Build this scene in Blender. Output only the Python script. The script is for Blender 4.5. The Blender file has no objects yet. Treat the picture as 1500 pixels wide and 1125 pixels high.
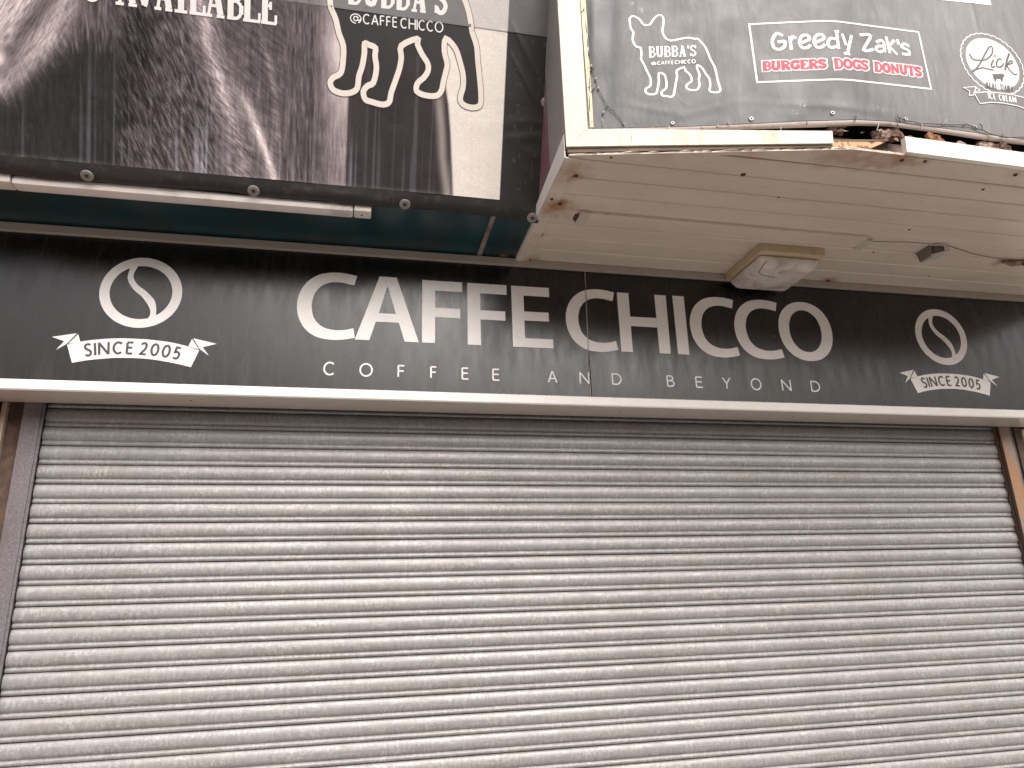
import bpy, bmesh, math, random
import numpy as np
from mathutils import Vector, Matrix
rnd = random.Random(7)
scene = bpy.context.scene
COL = scene.collection

# ---------------------------------------------------------------- camera
# metres; x runs along the shop front, y into the building, z up (0 = first slat joint
# of the shutter, the pavement lies at z = -2.33, the eye at 1.55 m above it)
cam_d = bpy.data.cameras.new('camera')
cam = bpy.data.objects.new('camera', cam_d); COL.objects.link(cam)
YAW, PITCH, ROLL = .2217, .2947, -.0313
fw = Vector((math.sin(YAW)*math.cos(PITCH), math.cos(YAW)*math.cos(PITCH), math.sin(PITCH)))
ri = Vector((math.cos(YAW), -math.sin(YAW), 0)); up = ri.cross(fw)
r2 = math.cos(ROLL)*ri + math.sin(ROLL)*up; u2 = -math.sin(ROLL)*ri + math.cos(ROLL)*up
m = Matrix((r2, u2, -fw)).transposed().to_4x4(); m.translation = Vector((1.1893, -3.0361, -.7804))
cam.matrix_world = m
cam_d.sensor_width = 36; cam_d.lens = 1045.95/1500*36
cam_d.clip_start = .05; cam_d.clip_end = 3000
scene.camera = cam

# ---------------------------------------------------------------- light
SUN_EL, SUN_AZ = math.radians(46), math.radians(16)      # azimuth measured from the street side (-y) towards +x
w = bpy.data.worlds.new('World'); scene.world = w; w.use_nodes = True
nt = w.node_tree; nt.nodes.clear()
sky = nt.nodes.new('ShaderNodeTexSky'); sky.sky_type = 'NISHITA'; sky.sun_disc = False
sky.sun_elevation = SUN_EL; sky.sun_rotation = math.pi - SUN_AZ
sky.air_density = 1.0; sky.dust_density = 3.0; sky.ozone_density = 1.0
hs = nt.nodes.new('ShaderNodeHueSaturation'); hs.inputs['Saturation'].default_value = .22
tint = nt.nodes.new('ShaderNodeMix'); tint.data_type = 'RGBA'; tint.blend_type = 'MULTIPLY'
tint.inputs[0].default_value = 1; tint.inputs[7].default_value = (1.0, .94, .905, 1)
bg = nt.nodes.new('ShaderNodeBackground'); bg.inputs['Strength'].default_value = .115
wo = nt.nodes.new('ShaderNodeOutputWorld')
nt.links.new(sky.outputs[0], hs.inputs['Color']); nt.links.new(hs.outputs[0], tint.inputs[6])
nt.links.new(tint.outputs[2], bg.inputs['Color']); nt.links.new(bg.outputs[0], wo.inputs['Surface'])
sd = bpy.data.lights.new('sun', 'SUN'); sd.energy = 1.35; sd.angle = math.radians(60); sd.color = (1, .955, .915)
so = bpy.data.objects.new('sun', sd); COL.objects.link(so)
sdir = Vector((math.sin(SUN_AZ)*math.cos(SUN_EL), -math.cos(SUN_AZ)*math.cos(SUN_EL), math.sin(SUN_EL)))
so.rotation_euler = sdir.to_track_quat('Z', 'Y').to_euler()
so.location = (6, -8, 9)
vs = scene.view_settings
vs.view_transform = 'Standard'; vs.look = 'None'; vs.gamma = 1; vs.use_curve_mapping = False
vs.exposure = 1.15
scene.render.engine = 'CYCLES'
scene.render.resolution_x = 1024; scene.render.resolution_y = 768

GROUND = -2.33
# ---------------------------------------------------------------- traced print (u along its sheet, z height; metres)
DOG_S=[(0.2508,1.2542),(0.2543,1.2665),(0.2648,1.2721),(0.2784,1.2659),(0.29,1.2533),(0.3016,1.2318),(0.3226,1.2313),(0.3352,1.2503),(0.3493,1.2674),(0.3619,1.2742),(0.373,1.2688),(0.3761,1.2513),(0.3723,1.2263),(0.3669,1.2015),(0.375,1.1707),(0.3955,1.1577),(0.4241,1.1639),(0.459,1.1696),(0.4802,1.1638),(0.4941,1.1634),(0.5035,1.1488),(0.5154,1.1296),(0.5233,1.1031),(0.5293,1.073),(0.5398,1.0431),(0.5441,1.0135),(0.5461,0.9768),(0.5514,0.944),(0.5472,0.9332),(0.5345,0.9288),(0.5167,0.9322),(0.5116,0.9413),(0.5162,0.9557),(0.5168,0.9885),(0.5066,1.007),(0.4972,1.033),(0.4804,1.0482),(0.4773,1.0335),(0.4837,1.0075),(0.4783,0.9857),(0.4791,0.9638),(0.4711,0.9459),(0.4599,0.9407),(0.4389,0.9438),(0.4301,0.9523),(0.4352,0.9667),(0.45,0.9773),(0.4532,0.9936),(0.4459,1.0121),(0.4348,1.0234),(0.4304,1.0401),(0.4029,1.026),(0.4021,1.0021),(0.3947,0.9731),(0.387,0.9407),(0.3822,0.9228),(0.3723,0.914),(0.3576,0.918),(0.3426,0.9201),(0.3393,0.9328),(0.3478,0.9434),(0.3577,0.9522),(0.3616,0.9775),(0.357,1.0105),(0.3377,1.0165),(0.3346,0.9818),(0.3271,0.9493),(0.3228,0.935),(0.3161,0.9279),(0.2963,0.9266),(0.2862,0.9322),(0.2826,0.9431),(0.288,0.9539),(0.3008,0.9608),(0.3057,0.9825),(0.3042,1.0008),(0.2945,1.0304),(0.2875,1.0564),(0.2787,1.0789),(0.282,1.1012),(0.2813,1.1294),(0.2677,1.1335),(0.2595,1.1469),(0.2551,1.1697),(0.2606,1.2001),(0.2525,1.2156)]
BUB_S=[(0.3084,1.0849),(0.4789,1.0865),(0.4841,1.136),(0.3111,1.1336)]
CAF_S=[(0.3122,1.0506),(0.4743,1.055),(0.4763,1.0735),(0.313,1.0669)]
BOX=[(0.6891,1.2231),(0.9927,1.233),(1.3765,1.2476),(1.3711,0.9865),(1.0046,0.9734),(0.6861,0.9679)]
GREEDY=[[(0.8048,1.1697),(0.7842,1.1791),(0.7656,1.1499),(0.7661,1.1175),(0.7841,1.1083),(0.805,1.1196),(0.8098,1.143),(0.7852,1.1406)],[(0.8306,1.1632),(0.8284,1.1073)],[(0.8305,1.1455),(0.8418,1.1629),(0.8526,1.1568)],[(0.865,1.1329),(0.9001,1.1498),(0.897,1.1676),(0.8773,1.1663),(0.8625,1.1388),(0.8694,1.1134),(0.8888,1.1135),(0.9011,1.1244)],[(0.9186,1.1346),(0.9538,1.1515),(0.9508,1.1693),(0.9311,1.168),(0.9162,1.1405),(0.9229,1.1151),(0.9423,1.1152),(0.9547,1.1261)],[(0.9996,1.1513),(0.98,1.1538),(0.9668,1.1323),(0.9734,1.1128),(1.003,1.1194)],[(1.0092,1.1886),(1.0045,1.1097)],[(1.003,1.1846),(1.0175,1.1888)],[(1.032,1.1775),(1.0381,1.131)],[(1.0697,1.1778),(1.0529,1.1334),(1.0357,1.0895)],[(1.0239,1.0905),(1.0459,1.0911)],[(1.1089,1.1874),(1.1547,1.192),(1.1093,1.1189),(1.1532,1.1289)],[(1.1746,1.1653),(1.197,1.178),(1.2067,1.1645),(1.2021,1.126)],[(1.2029,1.1519),(1.1767,1.1476),(1.1648,1.1308),(1.1799,1.1225),(1.2014,1.1337)],[(1.2227,1.1973),(1.2228,1.1252)],[(1.2561,1.1877),(1.2235,1.1552)],[(1.2255,1.1567),(1.2538,1.1241)],[(1.2716,1.1933),(1.2713,1.1732)],[(1.3169,1.1716),(1.2973,1.1793),(1.2831,1.1619),(1.3101,1.1511),(1.3083,1.1328),(1.2796,1.13)]]
BUR=[(0.7138,1.0151),(0.9427,1.02),(0.9475,1.0626),(0.717,1.0576)]
DOGS=[(0.9748,1.017),(1.1106,1.0283),(1.1189,1.0751),(0.9767,1.0643)]
DON=[(1.139,1.0268),(1.3425,1.0357),(1.3474,1.0821),(1.1449,1.0744)]
LDISC=[(1.568,1.1596),(1.6844,1.2687),(1.5845,1.0372),(1.7862,1.2182),(1.8174,1.1306)]
LSCAL=[(1.5501,1.1726),(1.6781,1.29),(1.5736,1.0395),(1.8066,1.2337)]
LICK=[[(1.5889,1.1807),(1.6001,1.1567),(1.6309,1.1556),(1.6652,1.1669),(1.6965,1.1959),(1.7066,1.2256),(1.6958,1.23),(1.67,1.1996),(1.6323,1.1459),(1.6045,1.1141),(1.5822,1.095)],[(1.5818,1.1008),(1.6337,1.1217),(1.6834,1.1182)],[(1.6969,1.1679),(1.6799,1.1414),(1.6827,1.13),(1.6952,1.1398)],[(1.7361,1.174),(1.7228,1.176),(1.7068,1.1535),(1.7078,1.1358),(1.7248,1.1404),(1.7418,1.1589)],[(1.7823,1.2115),(1.7642,1.1825),(1.7388,1.1266)],[(1.7519,1.1525),(1.7807,1.177),(1.7813,1.1651),(1.7555,1.1511),(1.7615,1.1301),(1.7764,1.1125),(1.791,1.1147)]]
HEART=[(1.7042,1.1951),(1.7099,1.194),(1.7199,1.1976),(1.7138,1.1866),(1.7035,1.1777),(1.702,1.1867)]
COW=[(1.6698,1.0996),(1.674,1.0979),(1.7237,1.1078),(1.7285,1.0967),(1.7181,1.0872),(1.7127,1.0708),(1.7063,1.0659),(1.7071,1.0785),(1.7003,1.0795),(1.6864,1.0786),(1.6807,1.0649),(1.6749,1.0652),(1.6761,1.074),(1.6724,1.0804),(1.6742,1.0913)]
REAL=[(1.6274,1.028),(1.6765,1.0282),(1.6814,1.056),(1.6315,1.0549)]
DAIRY=[(1.6942,1.0292),(1.7499,1.0255),(1.7581,1.0547),(1.6976,1.0557)]
ICE=[(1.6255,0.9779),(1.6572,0.9785),(1.6589,1.0064),(1.6266,1.0079)]
CREAM=[(1.6723,0.9776),(1.7496,0.976),(1.754,1.0055),(1.6723,1.0056)]
RIB=[(1.5623,0.9957),(1.6234,1.0101),(1.682,1.0127),(1.7406,1.0133),(1.7914,1.0069),(1.8386,0.998),(1.852,0.9496),(1.7769,0.9567),(1.7462,0.964),(1.6889,0.9676),(1.63,0.9633),(1.577,0.9503)]
TAIL=[(1.5779,1.0267),(1.5197,1.0144),(1.5446,1.0008),(1.5356,0.9805),(1.56,0.987)]
TAIL2=[(1.5808,1.0232),(1.5936,1.0136),(1.5583,0.9951),(1.5803,1.0212)]
TOPW=[(1.5391,1.4271),(1.7594,1.4419),(1.7604,1.4677)]
TIES=[[(0.0592,1.1825),(0.076,1.1853),(0.0955,1.1775)],[(0.0565,1.1017),(0.0745,1.1053),(0.0852,1.1171),(0.0942,1.1025)],[(0.0593,0.8489),(0.075,0.8432)],[(0.1218,0.8248),(0.12,0.7986)],[(0.2946,0.7868),(0.2917,0.7535)],[(0.562,0.8043),(0.5626,0.7818)],[(0.0679,1.277),(0.0865,1.3058)],[(0.0872,1.0217),(0.1069,1.0433)],[(0.0837,0.9322),(0.1045,0.9549)],[(0.7415,0.7782),(0.7378,0.7515)],[(0.8362,0.7977),(0.8337,0.7812)],[(1.0187,0.8234),(1.0071,0.7939)],[(1.1051,0.8051),(1.0899,0.7669)],[(1.2884,0.8212),(1.2806,0.794)],[(1.4014,0.853),(1.3778,0.8265)],[(1.4667,0.834),(1.4891,0.8503)],[(1.6431,0.8249),(1.6264,0.7936)],[(1.5482,0.8563),(1.5537,0.8318)],[(1.1899,0.8407),(1.1931,0.8104)]]
SCREWS=[(0.0791,1.0709,16),(0.0806,0.8107,22),(0.3665,0.8038,22),(0.3517,0.7832,14),(0.6455,0.8143,26),(0.1952,0.7803,14),(0.5248,0.7872,12),(0.1925,0.8028,12),(0.4701,0.7848,9),(0.9342,0.83,24),(1.2263,0.834,22),(1.19,0.8062,14),(1.5236,0.8389,30)]
WIRE=[[(0.0944,1.3817),(0.0839,1.2975),(0.0891,1.1818),(0.088,1.109),(0.0939,1.0452),(0.1068,0.9899),(0.114,0.9508),(0.1443,0.8734),(0.1652,0.8501),(0.188,0.8119),(0.1959,0.7893)],[(0.1443,0.8734),(0.1329,0.866),(0.1254,0.8496)],[(0.0934,1.0373),(0.0834,0.9593),(0.0781,0.8522)],[(1.1882,0.8328),(1.2351,0.822),(1.3196,0.8229),(1.48,0.8397),(1.5186,0.8352),(1.5557,0.8241),(1.6318,0.8077),(1.7372,0.8191),(1.7997,0.8204)]]
DOG_L=[(1.0083,1.453),(1.0326,1.398),(1.041,1.3488),(1.0449,1.3242),(1.0634,1.2886),(1.0763,1.2437),(1.0937,1.2034),(1.0945,1.1524),(1.0897,1.1177),(1.0787,1.1036),(1.0607,1.0931),(1.0507,1.0749),(1.0597,1.0545),(1.0806,1.046),(1.1038,1.0442),(1.1313,1.0515),(1.1493,1.0685),(1.1535,1.1077),(1.1643,1.1433),(1.1706,1.1869),(1.1708,1.2191),(1.1858,1.2179),(1.2104,1.2097),(1.2095,1.1829),(1.2167,1.1407),(1.2068,1.0921),(1.1862,1.0791),(1.1716,1.058),(1.1795,1.0329),(1.2022,1.0267),(1.2448,1.0216),(1.2681,1.0336),(1.2739,1.0647),(1.2888,1.1099),(1.3014,1.1504),(1.3069,1.19),(1.3053,1.2288),(1.3627,1.2595),(1.3654,1.2403),(1.385,1.2079),(1.407,1.1799),(1.4081,1.1538),(1.3932,1.1302),(1.3711,1.1081),(1.3688,1.0816),(1.4007,1.0705),(1.4443,1.0734),(1.4628,1.0939),(1.4687,1.1254),(1.4768,1.1616),(1.4804,1.1883),(1.4673,1.2307),(1.4716,1.2727),(1.5096,1.2445),(1.5316,1.1943),(1.5434,1.1558),(1.5453,1.1162),(1.5359,1.0752),(1.5483,1.0543),(1.5834,1.0468),(1.6128,1.0575),(1.6163,1.0883),(1.6082,1.1498),(1.5976,1.2107),(1.59,1.2629),(1.5704,1.3089),(1.5609,1.3516),(1.5465,1.3935),(1.5199,1.4378),(1.4639,1.4908)]
CAF_L=[(1.1145,1.2837),(1.4611,1.2908),(1.4594,1.329),(1.1133,1.3184)]
BUB_L=[(1.1063,1.3442),(1.4692,1.3516)]
AVB=[(0.3232,1.2396),(0.3915,1.2397),(0.3789,1.2397),(0.455,1.2398),(0.4479,1.2398),(0.5062,1.2399),(0.5134,1.2399),(0.555,1.24),(0.5623,1.24),(0.613,1.2401),(0.613,1.2401),(0.6788,1.2403),(0.6877,1.2403),(0.738,1.2404),(0.7417,1.2404),(0.7992,1.2405),(0.803,1.2405),(0.8557,1.2406)]
AVS=[(0.2303,1.241),(0.2611,1.2396)]
P_furband=[(0.1218,1.2281),(0.0593,1.1469),(0.0074,1.0569),(-0.0236,1.001)]
P_furlight=[(0.1743,1.235),(0.122,1.1232),(0.0488,1.0303),(-0.0341,0.9474)]
P_spot=[(-0.0338,1.0312)]
P_ul=[(0.0076,1.1716)]
P_chr=[(-0.0342,0.9159),(0.0907,0.9887),(0.1643,1.0755),(0.2822,1.0574),(0.3267,0.9329),(0.2844,0.7501)]
P_r1=[(0.5891,1.2895),(0.6129,1.2272),(0.6209,1.1626),(0.6573,1.0566),(0.6988,0.9497),(0.7268,0.8401),(0.7384,0.7391)]
P_r2=[(0.7204,1.0302),(0.7688,0.957),(0.8187,0.8488),(0.8623,0.7338)]
P_r3=[(0.8104,1.1855),(0.8438,1.0775),(0.864,0.9442),(0.8669,0.8305)]
P_x=[0.2831,0.6636,0.8509,0.9466,1.0683,1.1176,1.4734,1.5127,1.707]
P_r4=[(1.4701,1.1243),(1.495,0.9846),(1.4953,0.865),(1.4608,0.7538)]
P_bl=[0.5248,0.5933,0.6116,0.6255]
P_cream_l=[(1.4832,1.1258),(1.5082,0.9859),(1.5359,0.7382)]
P_seam=[(0.9133,1.3254),(1.8962,1.3242)]

# ================================================================ helpers
def tag(o, label=None, cat=None, group=None, kind=None):
    if label: o['label'] = label
    if cat: o['category'] = cat
    if group: o['group'] = group
    if kind: o['kind'] = kind
    return o

def empty(name, loc, label, cat, group=None):
    o = bpy.data.objects.new(name, None); COL.objects.link(o); o.location = loc
    o.empty_display_size = .1
    return tag(o, label, cat, group)

def link(name, me, parent=None, mat=None, loc=None):
    o = bpy.data.objects.new(name, me); COL.objects.link(o)
    if mat is not None and not me.materials: me.materials.append(mat)
    if parent is not None:
        o.parent = parent
        o.matrix_parent_inverse = Matrix.Translation(-wloc(parent))
    if loc: o.location = loc
    return o

def wloc(o):
    v = Vector((0, 0, 0))
    if o.type == 'EMPTY': return Vector(o.location)
    return v

def mesh(name, V, F, smooth=False, angle=None):
    me = bpy.data.meshes.new(name); me.from_pydata([tuple(v) for v in V], [], F); me.update()
    if smooth: me.shade_smooth()
    if angle is not None:
        me.shade_smooth(); me.set_sharp_from_angle(angle=angle)
    return me

class MB:
    def __init__(s): s.V = []; s.F = []
    def add(s, V, F):
        n = len(s.V); s.V += [tuple(v) for v in V]; s.F += [tuple(i+n for i in f) for f in F]; return s
    def box(s, x0, x1, y0, y1, z0, z1, bev=0):
        if bev <= 0:
            V = [(x, y, z) for x in (x0, x1) for y in (y0, y1) for z in (z0, z1)]
            F = [(0,1,3,2),(4,6,7,5),(0,4,5,1),(2,3,7,6),(0,2,6,4),(1,5,7,3)]
            return s.add(V, F)
        bm = bmesh.new(); bmesh.ops.create_cube(bm, size=1)
        for v in bm.verts:
            v.co = Vector((x0+(v.co.x+.5)*(x1-x0), y0+(v.co.y+.5)*(y1-y0), z0+(v.co.z+.5)*(z1-z0)))
        bmesh.ops.bevel(bm, geom=bm.edges[:], offset=bev, segments=2, profile=.6, affect='EDGES')
        bm.verts.index_update()
        s.add([v.co[:] for v in bm.verts], [tuple(v.index for v in f.verts) for f in bm.faces]); bm.free(); return s
    def prism(s, poly, d):            # poly: 3D points of one cap, d: extrusion vector
        n = len(poly); d = Vector(d)
        V = [Vector(p) for p in poly] + [Vector(p)+d for p in poly]
        F = [tuple(range(n))[::-1], tuple(range(n, 2*n))] + [(i, (i+1) % n, n+(i+1) % n, n+i) for i in range(n)]
        return s.add(V, F)
    def tube(s, pts, r, n=6):
        pts = [Vector(p) for p in pts]; k = len(pts); V = []
        for i, p in enumerate(pts):
            t = (pts[min(i+1, k-1)]-pts[max(i-1, 0)]).normalized()
            a = t.cross(Vector((.31, .57, .76))).normalized(); b = t.cross(a)
            rr = r[i] if hasattr(r, '__len__') else r
            V += [p+a*math.cos(2*math.pi*j/n)*rr+b*math.sin(2*math.pi*j/n)*rr for j in range(n)]
        F = [(i*n+j, i*n+(j+1) % n, (i+1)*n+(j+1) % n, (i+1)*n+j) for i in range(k-1) for j in range(n)]
        F += [tuple(range(n))[::-1], tuple((k-1)*n+j for j in range(n))]
        return s.add(V, F)
    def lathe(s, c, ax, prof, n=20):  # prof: (radius, height) list along axis ax from centre c
        c = Vector(c); ax = Vector(ax).normalized(); a = ax.orthogonal().normalized(); b = ax.cross(a); V = []
        for r, h in prof: V += [c+ax*h+a*math.cos(2*math.pi*j/n)*r+b*math.sin(2*math.pi*j/n)*r for j in range(n)]
        F = [(i*n+j, i*n+(j+1) % n, (i+1)*n+(j+1) % n, (i+1)*n+j) for i in range(len(prof)-1) for j in range(n)]
        F += [tuple(range(n))[::-1], tuple((len(prof)-1)*n+j for j in range(n))]
        return s.add(V, F)
    def build(s, name, mat, parent=None, smooth=False, angle=None):
        return link(name, mesh(name, s.V, s.F, smooth, angle), parent, mat)

def catmull(P, closed=False, k=5):
    P = [np.array(p, float) for p in P]; n = len(P); out = []
    if n < 3 and not closed: return [tuple(p) for p in P]
    rng = range(n if closed else n-1)
    for i in rng:
        if closed: a, b, c, d = P[i-1], P[i], P[(i+1) % n], P[(i+2) % n]
        else: a, b, c, d = P[max(i-1, 0)], P[i], P[i+1], P[min(i+2, n-1)]
        for j in range(k):
            t = j/k
            out.append(tuple(.5*((2*b)+(-a+c)*t+(2*a-5*b+4*c-d)*t*t+(-a+3*b-3*c+d)*t**3)))
    if not closed: out.append(tuple(P[-1]))
    return out

S_FLAT = [None]
class Print:
    """flat print or cut vinyl on a sheet: ribbons and filled outlines in (u, z)"""
    def __init__(s, surf, off=.0012): s.surf = surf; s.off = off; s.mb = MB(); s.n = 0
    def _o(s): s.n += 1; return s.off + .00003*(s.n % 9)
    def rib(s, P, wd, closed=False, smooth=False, ext=0):
        if smooth: P = catmull(P, closed, 4)
        P = [np.array(p, float) for p in P]
        if ext and not closed:
            d = P[0]-P[1]; P[0] = P[0]+d/np.linalg.norm(d)*ext
            d = P[-1]-P[-2]; P[-1] = P[-1]+d/np.linalg.norm(d)*ext
        n = len(P); o = s._o(); V = []
        for i in range(n):
            if closed: a, b, c = P[i-1], P[i], P[(i+1) % n]
            else: a, b, c = P[max(i-1, 0)], P[i], P[min(i+1, n-1)]
            d1 = b-a; d2 = c-b
            l1 = np.linalg.norm(d1); l2 = np.linalg.norm(d2)
            d1 = d1/l1 if l1 > 1e-9 else d2/l2; d2 = d2/l2 if l2 > 1e-9 else d1
            nn = np.array([-(d1+d2)[1], (d1+d2)[0]]); ln = np.linalg.norm(nn)
            nn = nn/ln if ln > 1e-6 else np.array([-d1[1], d1[0]])
            cs = max(.55, abs(nn@np.array([-d1[1], d1[0]])))
            for sg in (1, -1):
                q = b+nn*sg*wd/2/cs; V.append(s.surf(q[0], q[1], o))
        F = [(2*i, 2*i+1, 2*((i+1) % n)+1, 2*((i+1) % n)) for i in range(n if closed else n-1)]
        s.mb.add(V, F); return s
    def poly(s, P, smooth=False, k=5):
        if smooth: P = catmull(P, True, k)
        o = s._o()
        from mathutils.geometry import tessellate_polygon
        T = tessellate_polygon([[Vector((p[0], p[1], 0)) for p in P]])
        us = [p[0] for p in P]; zs = [p[1] for p in P]
        if max(max(us)-min(us), max(zs)-min(zs)) < .06 or s.surf is S_FLAT[0]:
            s.mb.add([s.surf(p[0], p[1], o) for p in P], [tuple(t) for t in T]); return s
        bm = bmesh.new(); vv = [bm.verts.new((p[0], p[1], 0)) for p in P]      # follow the folds of the sheet
        for t in T:
            try: bm.faces.new([vv[i] for i in t])
            except ValueError: pass
        for ax, lo, hi in ((0, min(us), max(us)), (1, min(zs), max(zs))):
            q = lo+.012
            while q < hi:
                c = Vector((q, 0, 0)) if ax == 0 else Vector((0, q, 0)); n = Vector((1, 0, 0)) if ax == 0 else Vector((0, 1, 0))
                bmesh.ops.bisect_plane(bm, geom=bm.verts[:]+bm.edges[:]+bm.faces[:], plane_co=c, plane_no=n); q += .018
        bm.verts.index_update()
        s.mb.add([s.surf(v.co.x, v.co.y, o) for v in bm.verts], [tuple(v.index for v in f.verts) for f in bm.faces]); bm.free(); return s
    def ring(s, c, r0, r1, n=72):
        o = s._o(); V = []
        for i in range(n):
            a = 2*math.pi*i/n
            for r in (r0, r1): V.append(s.surf(c[0]+r*math.cos(a), c[1]+r*math.sin(a), o))
        s.mb.add(V, [(2*i, 2*i+1, 2*((i+1) % n)+1, 2*((i+1) % n)) for i in range(n)]); return s
    def build(s, name, mat, parent): 
        me = mesh(name, s.mb.V, s.mb.F)
        return link(name, me, parent, mat)

def arc(cx, cy, rx, ry, a0, a1, n=12):
    return [(cx+rx*math.cos(math.radians(a0+(a1-a0)*i/n)), cy+ry*math.sin(math.radians(a0+(a1-a0)*i/n))) for i in range(n+1)]

# glyphs in a unit box: (points, weight); advance width is relative to the cap height
SANS = {
 'C': (.62, [(arc(.56,.5,.56,.5,48,312), 1)]),
 'O': (.78, [(arc(.5,.5,.5,.5,0,360,22), 1)]),
 '0': (.52, [(arc(.5,.5,.5,.5,0,360,20), 1)]),
 'F': (.44, [([(0,0),(0,1)],1), ([(0,1),(1,1)],1), ([(0,.52),(.9,.52)],1)]),
 'E': (.46, [([(0,0),(0,1)],1), ([(0,1),(1,1)],1), ([(0,.53),(.92,.53)],1), ([(0,0),(1,0)],1)]),
 'A': (.64, [([(0,-.03),(.5,1.03)],1), ([(.5,1.03),(1,-.03)],1), ([(.2,.33),(.8,.33)],1)]),
 'N': (.66, [([(0,-.04),(0,1.04)],1), ([(0,1.03),(1,-.03)],1), ([(1,-.04),(1,1.04)],1)]),
 'D': (.68, [([(0,0),(0,1)],1), ([(0,1),(.4,1)]+arc(.4,.5,.6,.5,75,-75,10)+[(.4,0),(0,0)],1)]),
 'B': (.52, [([(0,0),(0,1)],1), ([(0,1),(.5,1)]+arc(.5,.77,.36,.23,60,-60,6)+[(.5,.54),(0,.54)],1), ([(.5,.54)]+arc(.5,.27,.5,.27,60,-60,6)+[(.5,0),(0,0)],1)]),
 'Y': (.6, [([(0,1.04),(.5,.45)],1), ([(1,1.04),(.5,.45)],1), ([(.5,.48),(.5,-.04)],1)]),
 'H': (.64, [([(0,-.04),(0,1.04)],1), ([(1,-.04),(1,1.04)],1), ([(0,.53),(1,.53)],1)]),
 'I': (.02, [([(.5,-.04),(.5,1.04)],1)]),
 'R': (.52, [([(0,-.04),(0,1)],1), ([(0,1),(.5,1)]+arc(.5,.76,.4,.24,60,-60,6)+[(.5,.52),(0,.52)],1), ([(.5,.52),(1,-.04)],1)]),
 'L': (.42, [([(0,1.04),(0,0)],1), ([(0,0),(1,0)],1)]),
 'M': (.8, [([(0,-.04),(0,1.04)],1), ([(0,1),(.5,.2)],1), ([(.5,.2),(1,1)],1), ([(1,-.04),(1,1.04)],1)]),
 'S': (.46, [(catmull([(.95,.9),(.6,1),(.15,.93),(.05,.73),(.3,.57),(.75,.44),(.97,.26),(.8,.05),(.4,0),(.02,.1)],False,4),1)]),
 '2': (.48, [(catmull([(.04,.85),(.4,1),(.8,.93),(.88,.7),(.7,.43),(.3,.17),(.03,.0)],False,4)+[(1,0)],1)]),
 '5': (.46, [([(.9,1),(.2,1),(.12,.55)]+catmull([(.12,.55),(.5,.6),(.88,.5),(.96,.27),(.75,.05),(.35,0),(.02,.07)],False,4)[1:],1)]),
 '@': (1.0, [(arc(.5,.42,.5,.5,-60,270,22),.8), (arc(.5,.42,.2,.24,0,360,14),.8), ([(.72,.66),(.68,.3),(.82,.22),(.95,.4)],.8)]),
 "'": (.04, [([(.5,1.05),(.5,.75)],1)]), ' ': (.03, []),
}
def SB(*a): return [(p, .55) for p in a]
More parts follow.
